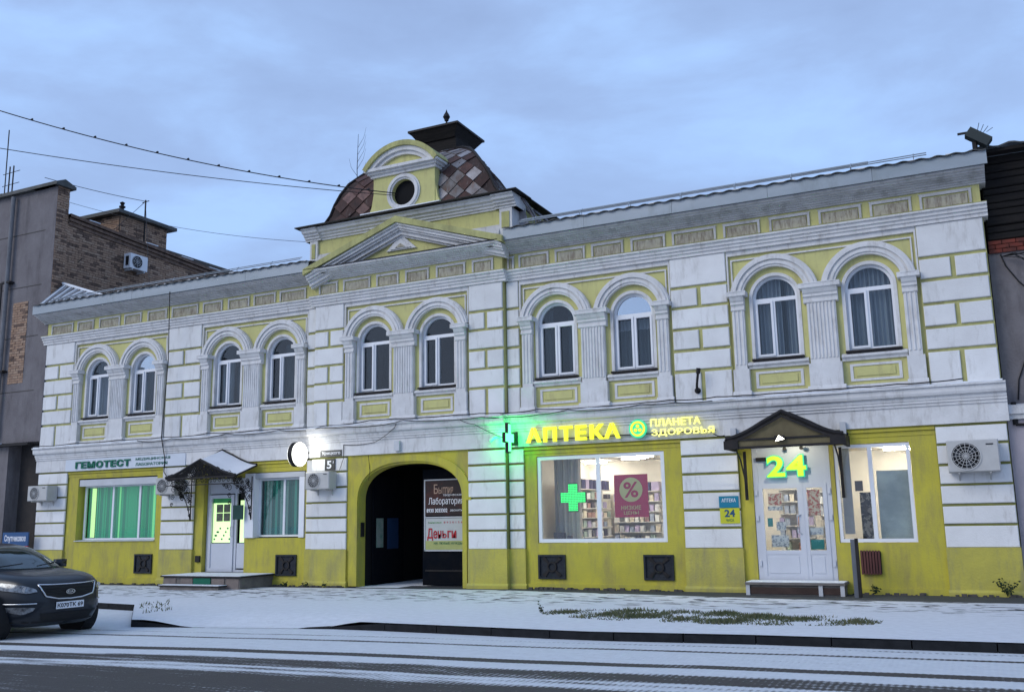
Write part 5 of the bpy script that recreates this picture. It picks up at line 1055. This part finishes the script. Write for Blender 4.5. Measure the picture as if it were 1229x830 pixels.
MB().tube([(-30.35, .3, 13.2), (-30.37, .3, 15.9)], .02, 5).build('mast', DKMET, an)
bs = thing('blue_sign', 'blue street sign with white script and a red and white strip behind the car', 'sign', (-27.5, -.4, .3))
SBL = mat('blue_sign_face', (.03, .09, .22), .5, var=.1)
MB().box(-28.15, -26.95, -.32, -.28, 1.08, 1.5).build('panel', SBL, bs); text('Спутниковое', -28.05, -27.05, 1.17, 1.42, -.321, PVC, bs, bold=.02, depth=.004); MB().box(-28.15, -26.95, -.32, -.28, .9, 1.075).build('red_strip', RD, bs); MB().disc(-27.12, .99, .09, -.33, -.321, 16).build('white_badge', PVC, bs)
for x in (-28.0, -27.1): MB().tube([(x, -.3, -.25), (x, -.3, .9)], .02, 6).build('leg', DKMET, bs)
# ------------------------------------------------------------ right neighbour
RBd = thing('right_building', 'grey and pinkish rendered wall under a charred black timber upper storey at the right edge', 'building', (8, .3, 0))
MB().box(.76, 18, .35, 9, 3.72, 6.85).build('rendered_wall', STUC, RBd)
MB().box(.76, 18, .25, 9, -.3, 3.4).build('lower_wall', mat('pinkish_white_wash', (.46, .41, .44), .9, col2=(.38, .34, .37), scale=1.5, bump=.3, dirt=(.28, .25, .26)), RBd)
MB().extrx([(.25, 3.4), (.17, 3.41), (.17, 3.5), (.12, 3.51), (.12, 3.68), (.3, 3.72), (1, 3.72), (1, 3.4)], .8, 18).build('wall_band', WHITE2, RBd)
MB().box(.76, 18, .45, 9, 6.85, 8.95).build('timber_core', BLACK, RBd)
random.seed(12); z = 7.12; k = 0
while z < 8.9:
    h = random.uniform(.13, .19); x = .78
    while x < 18: l_ = random.uniform(1.8, 4.2); MB().cham(x, min(18, x + l_ - .01), .30 + random.uniform(0, .05), .449, z, z + h - .014, .02).build('timber_board', WOODB, RBd); x += l_
    z += h
bo = bricks('red_brick_course', RBd, (.78, .35, 6.84), (1, 0, 0), 64, 3, nrm=(0, -1, 0), depth=.05, bh=.09)
RDB = mat('sooty_red_brick', (.20, .045, .03), .9, col2=(.07, .03, .025), scale=5, bump=.4); 
for q_ in range(3): bo.data.materials[q_] = RDB
g = MB()
for i in range(170):
    xa, xb = .75 + i * .1, .85 + i * .1; ha, hb = .03 * math.sin(i * 1.25), .03 * math.sin((i + 1) * 1.25)
    g.quad((xa, .0, 9.05 + ha), (xb, .0, 9.05 + hb), (xb, 4, 10 + hb), (xa, 4, 10 + ha)); g.quad((xa, .0, 9.02 + ha), (xb, .0, 9.02 + hb), (xb, .0, 9.05 + hb), (xa, .0, 9.05 + ha))
g.build('corrugated_eave', ROOFM, RBd, fix=False); MB().box(.78, 18, .05, .3, 8.92, 8.99).build('eave_board', WOODB, RBd)
random.seed(9)
g = MB().tube([(.98, .33, 6.8), (1.05, .32, 6.55), (1.25, .33, 6.2), (1.5, .33, 5.9), (1.62, .33, 5.5), (1.45, .33, 5.1), (1.25, .33, 4.7), (1.05, .33, 4.2), (1.0, .33, 3.8)], .014, 5); tag(g.build('loose_cable', WIRE, smooth=True), 'black cable hanging loosely down the grey wall at the right edge', 'cable')
tag(MB().tube([(.9, .25, 3.3), (.9, .22, 3.75)], .05, 8).tube([(.9, .2, 3.3), (1.6, .2, 3.28)], .03, 6).build('wall_pipe', DKMET), 'short dark pipe on the corner between the two buildings at right', 'pipe')
g = MB()
for k in range(7): a = random.uniform(-.5, .9); g.tube([(1.0, .3, 6.75), (1.0 + .25 * math.cos(a), .1, 6.75 - .1 * random.random()), (1.05 + .5 * math.cos(a), .12, 6.78 - .4 * random.random())], .007, 4)
tag(g.build('dry_twigs', WIRE), 'dry dark twigs sticking out under the red brick course', 'twigs')

# ------------------------------------------------------------ car
PAINT = mat('dark_blue_grey_car_paint', (.006, .010, .016), .33, spec=.35); PAINT.node_tree.nodes['Principled BSDF'].inputs['Coat Weight'].default_value = .25
PLAS = mat('black_car_plastic', (.012, .012, .013), .6, var=.2); CHR = mat('chrome_trim', (.6, .62, .65), .2, metal=.9); TYR = mat('tyre_rubber', (.014, .014, .015), .85, var=.2, bump=.3)
CGL = glass('dark_car_glass', (.5, .6, .55), .03); CGS = glass('sky_bright_side_glass', (.1, .12, .14), .55)
car = thing('parked_car', 'dark blue-grey suv with a chrome framed grille parked at the left edge', 'car', (-16.2, -9.2, -.17))
import mathutils.bvhtree as bvt
TC = Matrix.Translation((-16.12, -9.27, -.17)) @ Matrix.Rotation(math.radians(-3), 4, 'Z')
def outline(xf, xr, w, nf=2.7, nr=4.5, seg=64):
    xc = (xf + xr) / 2; a = (xf - xr) / 2; r = []
    for k in range(seg):
        t_ = 2 * PI * k / seg; c_, s2 = math.cos(t_), math.sin(t_); n_ = nf + .8 if c_ > 0 else nr
        r.append((xc + a * math.copysign(abs(c_) ** (2 / n_), c_), w * math.copysign(abs(s2) ** (2 / (n_ + 1.2)), s2)))
    return r
LOW = [(.20, 2.02, -2.05, .78), (.26, 2.12, -2.12, .86), (.40, 2.19, -2.18, .905), (.55, 2.215, -2.2, .925), (.70, 2.20, -2.2, .93), (.82, 2.17, -2.18, .925), (.90, 2.12, -2.14, .915), (.97, 2.02, -2.1, .90), (1.02, 1.84, -2.06, .875), (1.06, 1.55, -2.02, .85), (1.10, 1.22, -1.98, .82), (1.13, .95, -1.95, .78)]
def loft(sl, cap=True):
    v, f = [], []; n = 64
    for z, xf, xr, w in sl: v += [(x, y, z) for x, y in outline(xf, xr, w)]
    for k in range(len(sl) - 1):
        for i in range(n): f.append((k * n + i, k * n + (i + 1) % n, (k + 1) * n + (i + 1) % n, (k + 1) * n + i))
    f.append(tuple(range((len(sl) - 1) * n, len(sl) * n))); f.append(tuple(range(n - 1, -1, -1))); return v, f
def carobj(v, f, name, m, smooth=True, p=None, fix=True):
    g = MB(); g.v = [tuple(TC @ Vector(q)) for q in v]; g.f = f; o = g.build(name, m, p or car, smooth=smooth, fix=fix); return o
v1, f1 = loft(LOW); carobj(v1, f1, 'body', PAINT)
CAB = [(1.08, 1.26, -2.0, .82), (1.17, 1.06, -1.98, .80), (1.30, .78, -1.9, .75), (1.42, .46, -1.78, .69), (1.48, .22, -1.66, .64), (1.52, -.05, -1.5, .56), (1.545, -.4, -1.2, .42)]
v2, f2 = loft(CAB); carobj(v2, f2, 'cabin', PAINT)
bt = [bvt.BVHTree.FromPolygons([Vector(q) for q in v], f) for v, f in ((v1, f1), (v2, f2))]
def cast(o_, d, which=None):
    best = None
    for i, b_ in enumerate(bt):
        if which is not None and i != which: continue
        h = b_.ray_cast(Vector(o_), Vector(d))
        if h[0] is not None and (best is None or h[3] < best[3]): best = h
    return best
def patch(name, lo_, up, m, off=.006, nu=16, nv=6, mode='front', p=None, which=None):
    """lo_, up: polylines of (y,z) [front] or (x,z) [side] ; conformed to the body"""
    def samp(pl, t_):
        t_ *= len(pl) - 1; k = min(int(t_), len(pl) - 2); f_ = t_ - k; return (pl[k][0] + f_ * (pl[k + 1][0] - pl[k][0]), pl[k][1] + f_ * (pl[k + 1][1] - pl[k][1]))
    v, f = [], []
    for j in range(nv + 1):
        for i in range(nu + 1):
            a, b_ = samp(lo_, i / nu), samp(up, i / nu); q = (a[0] + (b_[0] - a[0]) * j / nv, a[1] + (b_[1] - a[1]) * j / nv)
            h = cast((4, q[0], q[1]), (-1, 0, 0), which) if mode == 'front' else cast((q[0], -3 if mode == 'right' else 3, q[1]), (0, 1 if mode == 'right' else -1, 0), which)
            if h is None: v.append((0, q[0], q[1]) if mode == 'front' else (q[0], 0, q[1])); continue
            n_ = h[1]; n_ = n_ if n_.dot(Vector((1, 0, 0)) if mode == 'front' else Vector((0, -1 if mode == 'right' else 1, 0))) > 0 else -n_
            v.append(tuple(h[0] + n_ * off))
    for j in range(nv):
        for i in range(nu): f.append((j * (nu + 1) + i, j * (nu + 1) + i + 1, (j + 1) * (nu + 1) + i + 1, (j + 1) * (nu + 1) + i))
    return carobj(v, f, name, m, p=p, fix=False)
def stroke(pl, r, name, m, mode='front', p=None, off=.01, which=None, n=24):
    pts = []
    for k in range(n + 1):
        t_ = k / n * (len(pl) - 1); i = min(int(t_), len(pl) - 2); f_ = t_ - i; q = (pl[i][0] + f_ * (pl[i + 1][0] - pl[i][0]), pl[i][1] + f_ * (pl[i + 1][1] - pl[i][1]))
        h = cast((4, q[0], q[1]), (-1, 0, 0), which) if mode == 'front' else cast((q[0], -3 if mode == 'right' else 3, q[1]), (0, 1 if mode == 'right' else -1, 0), which)
        if h: n_ = h[1]; n_ = n_ if n_.dot(Vector((1, 0, 0)) if mode == 'front' else Vector((0, -1 if mode == 'right' else 1, 0))) > 0 else -n_; pts.append(TC @ (h[0] + n_ * off))
    return MB().tube(pts, r, 6).build(name, m, p or car, smooth=True)
gr = patch('grille', [(-.48, .80), (-.42, .70), (-.22, .655), (0, .645), (.22, .655), (.42, .70), (.48, .80)], [(-.50, .855), (-.36, .85), (-.2, .845), (0, .845), (.2, .845), (.36, .85), (.50, .855)], PLAS, .012)
stroke([(-.53, .875), (-.3, .862), (0, .858), (.3, .862), (.53, .875)], .012, 'chrome_frame', CHR, p=gr, off=.02); stroke([(-.53, .875), (-.44, .69), (-.22, .64), (0, .63), (.22, .64), (.44, .69), (.53, .875)], .014, 'chrome_frame', CHR, p=gr, off=.02)
for z in (.69, .73, .77, .81): stroke([(-.43, z), (.43, z)], .005, 'grille_bar', DKMET, p=gr, off=.016)
h_ = cast((4, 0, .76), (-1, 0, 0))[0].x
g = MB(); n = 24; g.v = [(h_ + .035, r * .085 * math.cos(2 * PI * k / n) * 1.0, .745 + r * .042 * math.sin(2 * PI * k / n)) for r in (.82, 1.) for k in range(n)]; g.f = [(k, (k + 1) % n, n + (k + 1) % n, n + k) for k in range(n)]; carobj(g.v, g.f, 'emblem_ring', CHR, False, gr, fix=False)
TT = TC @ Matrix.Translation((h_ + .034, 0, 0)) @ Matrix.Rotation(PI / 2, 4, 'Z')
text('KIA', -.055, .055, .725, .766, 0, CHR, gr, 'emblem_letters', bold=.02, depth=.003, T=TT)
LAMP = mat('headlamp_lens', (.30, .32, .34), .12, col2=(.04, .04, .045), scale=14, metal=.5, spec=.8)
for s2 in (-1, 1):
    hl = patch('headlight', [(s2 * .55, .765), (s2 * .68, .74), (s2 * .84, .79), (s2 * .905, .88)], [(s2 * .565, .81), (s2 * .68, .865), (s2 * .82, .915), (s2 * .908, .925)], LAMP, .008, 10, 4)
    stroke([(s2 * .55, .765), (s2 * .68, .74), (s2 * .84, .79), (s2 * .905, .88)], .006, 'lamp_edge', PLAS, p=hl)
    h = cast((4, s2 * .70, .805), (-1, 0, 0))[0]; lathe_pts = [(h.x + .02, h.y + .045 * math.cos(a), .81 + .045 * math.sin(a)) for a in [2 * PI * k / 14 for k in range(14)]]; carobj(lathe_pts, [tuple(range(14))], 'projector_lens', CHR, False, hl, fix=False)
    fg = patch('fog_lamp', [(s2 * .60, .47), (s2 * .70, .41), (s2 * .80, .45), (s2 * .86, .49)], [(s2 * .58, .52), (s2 * .68, .53), (s2 * .80, .53), (s2 * .87, .53)], LAMP, .008, 8, 3)
    stroke([(s2 * .56, .585), (s2 * .72, .583), (s2 * .87, .58)], .011, 'chrome_strip', CHR, off=.012)
patch('lower_intake', [(-.45, .30), (0, .29), (.45, .30)], [(-.5, .42), (0, .42), (.5, .42)], PLAS, .008, 12, 3)
patch('bumper_line', [(-.85, .275), (0, .26), (.85, .275)], [(-.86, .30), (0, .28), (.86, .30)], PLAS, .006, 16, 2)
h = cast((4, 0, .52), (-1, 0, 0))[0].x + .012
np_ = MB().box(-.26, .26, -.008, 0, .475, .587); np_.v = [tuple(TC @ Matrix.Translation((h, 0, 0)) @ Matrix.Rotation(PI / 2, 4, 'Z') @ Vector(q)) for q in np_.v]; npo = np_.build('number_plate', PVC, car)
TT = TC @ Matrix.Translation((h + .009, 0, 0)) @ Matrix.Rotation(PI / 2, 4, 'Z')
text('К070ТК 69', -.24, .24, .495, .567, 0, PLAS, npo, 'plate_lettering', bold=.02, depth=.003, T=TT)
ws = patch('windscreen', [(-.73, 1.14), (-.37, 1.115), (0, 1.11), (.37, 1.115), (.73, 1.14)], [(-.58, 1.455), (-.3, 1.48), (0, 1.485), (.3, 1.48), (.58, 1.455)], CGL, .008, 20, 8, which=1)
ws2 = patch('windscreen_backing', [(-.73, 1.14), (-.37, 1.115), (0, 1.11), (.37, 1.115), (.73, 1.14)], [(-.58, 1.455), (-.3, 1.48), (0, 1.485), (.3, 1.48), (.58, 1.455)], mat('dim_green_grey_cabin', (.035, .05, .04), .6, var=.8, scale=5), .002, 20, 8, which=1, p=ws)
stroke([(-.6, 1.15), (-.1, 1.19)], .008, 'wiper', PLAS, p=ws, which=1); stroke([(.1, 1.14), (.6, 1.19)], .008, 'wiper', PLAS, p=ws, which=1)
for md, s2 in (('right', -1), ('left', 1)):
    patch('side_window', [(.74, 1.15), (.2, 1.14), (-.3, 1.14)], [(.52, 1.33), (.15, 1.44), (-.3, 1.48)], CGS, .006, 10, 5, md, which=1); patch('side_window', [(-.38, 1.14), (-1.2, 1.15)], [(-.38, 1.48), (-1.1, 1.44)], CGS, .006, 8, 5, md, which=1)
    stroke([(.78, 1.05), (.75, .5), (.7, .35)], .004, 'door_seam', PLAS, md); stroke([(-.35, 1.08), (-.35, .4)], .004, 'door_seam', PLAS, md)
    g = MB().cham(-.10, .10, -.07, .07, -.07, .07, .03); g.v = [tuple(TC @ (Vector((.62, s2 * .91, 1.16)) + Vector((q[1], q[0], q[2])))) for q in g.v]; mo = g.build('mirror', PAINT, car, smooth=True); g = MB().box(-.02, .02, -.06, .06, -.02, .02); g.v = [tuple(TC @ (Vector((.62, s2 * .84, 1.10)) + Vector((q[0], q[1], q[2])))) for q in g.v]; g.build('mirror_stalk', PLAS, mo)
    for xw in (1.33, -1.32):
        def cyl(r, y0, y1, seg=36): return [(xw + r * math.cos(2 * PI * k / seg), s2 * y, .355 + r * math.sin(2 * PI * k / seg)) for y in (y0, y1) for k in range(seg)], [tuple(range(seg)), tuple(range(2 * seg - 1, seg - 1, -1))] + [(k, (k + 1) % seg, seg + (k + 1) % seg, seg + k) for k in range(seg)]
        carobj(*cyl(.425, .70, .932), 'wheel_arch', PLAS, False)
        wh = carobj(*cyl(.355, .72, .945), 'wheel', TYR, False); carobj(*cyl(.25, .946, .95), 'rim_well', PLAS, False, wh)
        for k in range(5):
            a = 2 * PI * k / 5; q = [(r * math.cos(a + d), r * math.sin(a + d)) for r, d in ((.05, -.6), (.24, -.18), (.24, .18), (.05, .6))]
            carobj([(xw + u, s2 * y, .355 + w_) for y in (.951, .965) for u, w_ in q], [(0, 1, 2, 3), (7, 6, 5, 4)] + [(i, (i + 1) % 4, 4 + (i + 1) % 4, 4 + i) for i in range(4)], 'spoke', CHR, False, wh)
        g = MB(); n = 32; g.v = [(xw + r * math.cos(2 * PI * k / n), s2 * .958, .355 + r * math.sin(2 * PI * k / n)) for r in (.235, .262) for k in range(n)]; g.f = [(k, (k + 1) % n, n + (k + 1) % n, n + k) for k in range(n)]; carobj(g.v, g.f, 'rim', CHR, False, wh, fix=False)
# ------------------------------------------------------------ grass, weeds, stones
GRS = mat('winter_grass_blades', (.06, .085, .035), .9, col2=(.16, .15, .085), scale=9); LEAF = mat('weed_leaf', (.03, .05, .02), .8, var=.4)
random.seed(17); g = MB(); cxx, cyy = -4.25, -5.15
soil = []
for i in range(15000):
    a = random.uniform(0, 2 * PI); r = math.sqrt(random.random()); u = 2.85 * r * math.cos(a); v = r * math.sin(a) * .95
    x = cxx + u; y = cyy + v - .02 * u
    nz = math.sin(x * 3.1 + 1.3 * math.sin(y * 4)) + math.sin(y * 6.3 + x * 1.7) + math.sin(x * 7.7 - y * 3)
    if nz < -.1 + random.uniform(-1.8, 1.8) + 1.6 * max(0, r - .55) + (.3 if v < -.4 else 0): continue
    h = random.uniform(.012, .05) * (1.6 if nz > 1 else 1); w_ = random.uniform(.006, .016); t_ = random.uniform(0, PI); dx, dy2 = math.cos(t_) * w_, math.sin(t_) * w_; lx, ly = random.uniform(-.045, .045), random.uniform(-.045, .045)
    g.quad((x - dx, y - dy2, .0), (x + dx, y + dy2, .0), (x + lx, y + ly, h))
stuff(tag(g.build('grass', GRS, fix=False), 'strip of frosted grass poking through the snow on the pavement', 'grass'))
g = MB(); random.seed(4)
for i in range(90):
    x = random.uniform(-16.6, -14.6); y = -6.0 + (x + 15.6) * -.9 + random.uniform(-.3, .6)
    h = random.uniform(.02, .08); t_ = random.uniform(0, PI); g.quad((x - math.cos(t_) * .015, y - math.sin(t_) * .015, zg(x)), (x + math.cos(t_) * .015, y + math.sin(t_) * .015, zg(x)), (x + random.uniform(-.05, .05), y, zg(x) + h))
stuff(tag(g.build('grass', GRS, fix=False), 'sparse grass tufts by the corner of the parking bay kerb', 'grass'))
def weed(x, y, z, h, n, label, seed, leafy=1., group=None):
    random.seed(seed); t = thing('weed', label, 'weed', (x, y, z)); st_, lf_ = MB(), MB()
    for i in range(n):
        a = random.uniform(0, 2 * PI); l_ = h * random.uniform(.5, 1); tip = (x + math.cos(a) * l_ * .7 * leafy, y + math.sin(a) * .15 * leafy, z + l_); mid_ = (x + math.cos(a) * l_ * .2 * leafy, y, z + l_ * .55); st_.tube([(x, y, z), mid_, tip], .005, 4, .002)
        for k in range(7):
            f_ = random.uniform(.3, 1); px, py, pz = [p + (q - p) * f_ for p, q in zip((x, y, z), tip)]; s3 = .045 * leafy + .015; b_ = random.uniform(0, 2 * PI); c_, s_ = math.cos(b_) * s3, math.sin(b_) * s3 * .7
            lf_.quad((px, py, pz), (px + c_ * .5 - s_ * .3, py + .01, pz + s_ * .5 + c_ * .3), (px + c_, py - .01, pz + s_), (px + c_ * .5 + s_ * .3, py, pz + s_ * .5 - c_ * .3))
    st_.build('stem', LEAF, t); lf_.build('leaves', LEAF, t, fix=False)
weed(.42, -.16, .02, .34, 9, 'bushy dark weed at the foot of the wall on the far right', 5)
weed(-1.95, -.1, .02, .16, 5, 'small sprig at the wall foot under the right window', 6)
weed(-7.0, -5.3, .0, .22, 4, 'single dark dry stalk at the left tip of the grass strip', 7, .5)
for i, (x, lab) in enumerate(((-16.1, 'ragged dry weeds against the plinth left of the gateway'), (-15.5, 'low dry weeds at the left foot of the gateway pier'), (-16.8, 'dry weeds right beside the clinic step platform'))): weed(x, -.22, zg(x), .16, 7, lab, 20 + i)
sp = thing('sapling', 'thin bare sapling growing behind the left side of the tiled dome', 'sapling', (-15.6, 2.2, 9.9)); random.seed(33)
MB().tube([(-15.6, 1.2, 9.9), (-15.65, 1.2, 12.0), (-15.62, 1.2, 13.1)], .018, 5, .006).build('trunk', WIRE, sp)
for k in range(9): z = 10.9 + k * .22; a = random.choice((-1, 1)); MB().tube([(-15.64, 1.2, z), (-15.64 + a * .22, 1.2, z + .3), (-15.64 + a * .3, 1.2, z + .6)], .007, 4, .003).build('twig', WIRE, sp)
g = MB(); random.seed(41)
for i in range(260):
    x = random.choice((random.uniform(-9.6, -5.9), random.uniform(-26, -21), random.uniform(-17.3, -14.9), random.uniform(-4.5, .7), random.uniform(-9.6, -8))); r = random.uniform(.012, .05); y = random.uniform(-.14, -.02); y = y - .17 if -16.1 < x < -10 else y
    g.box(x - r, x + r, y - r * .7, y + r * .7, zg(x) - .03, zg(x) + r * 1.1)
stuff(tag(g.build('plaster_rubble', MORT, fix=False), 'crumbled dark plaster and rubble along the foot of the yellow wall', 'rubble'))
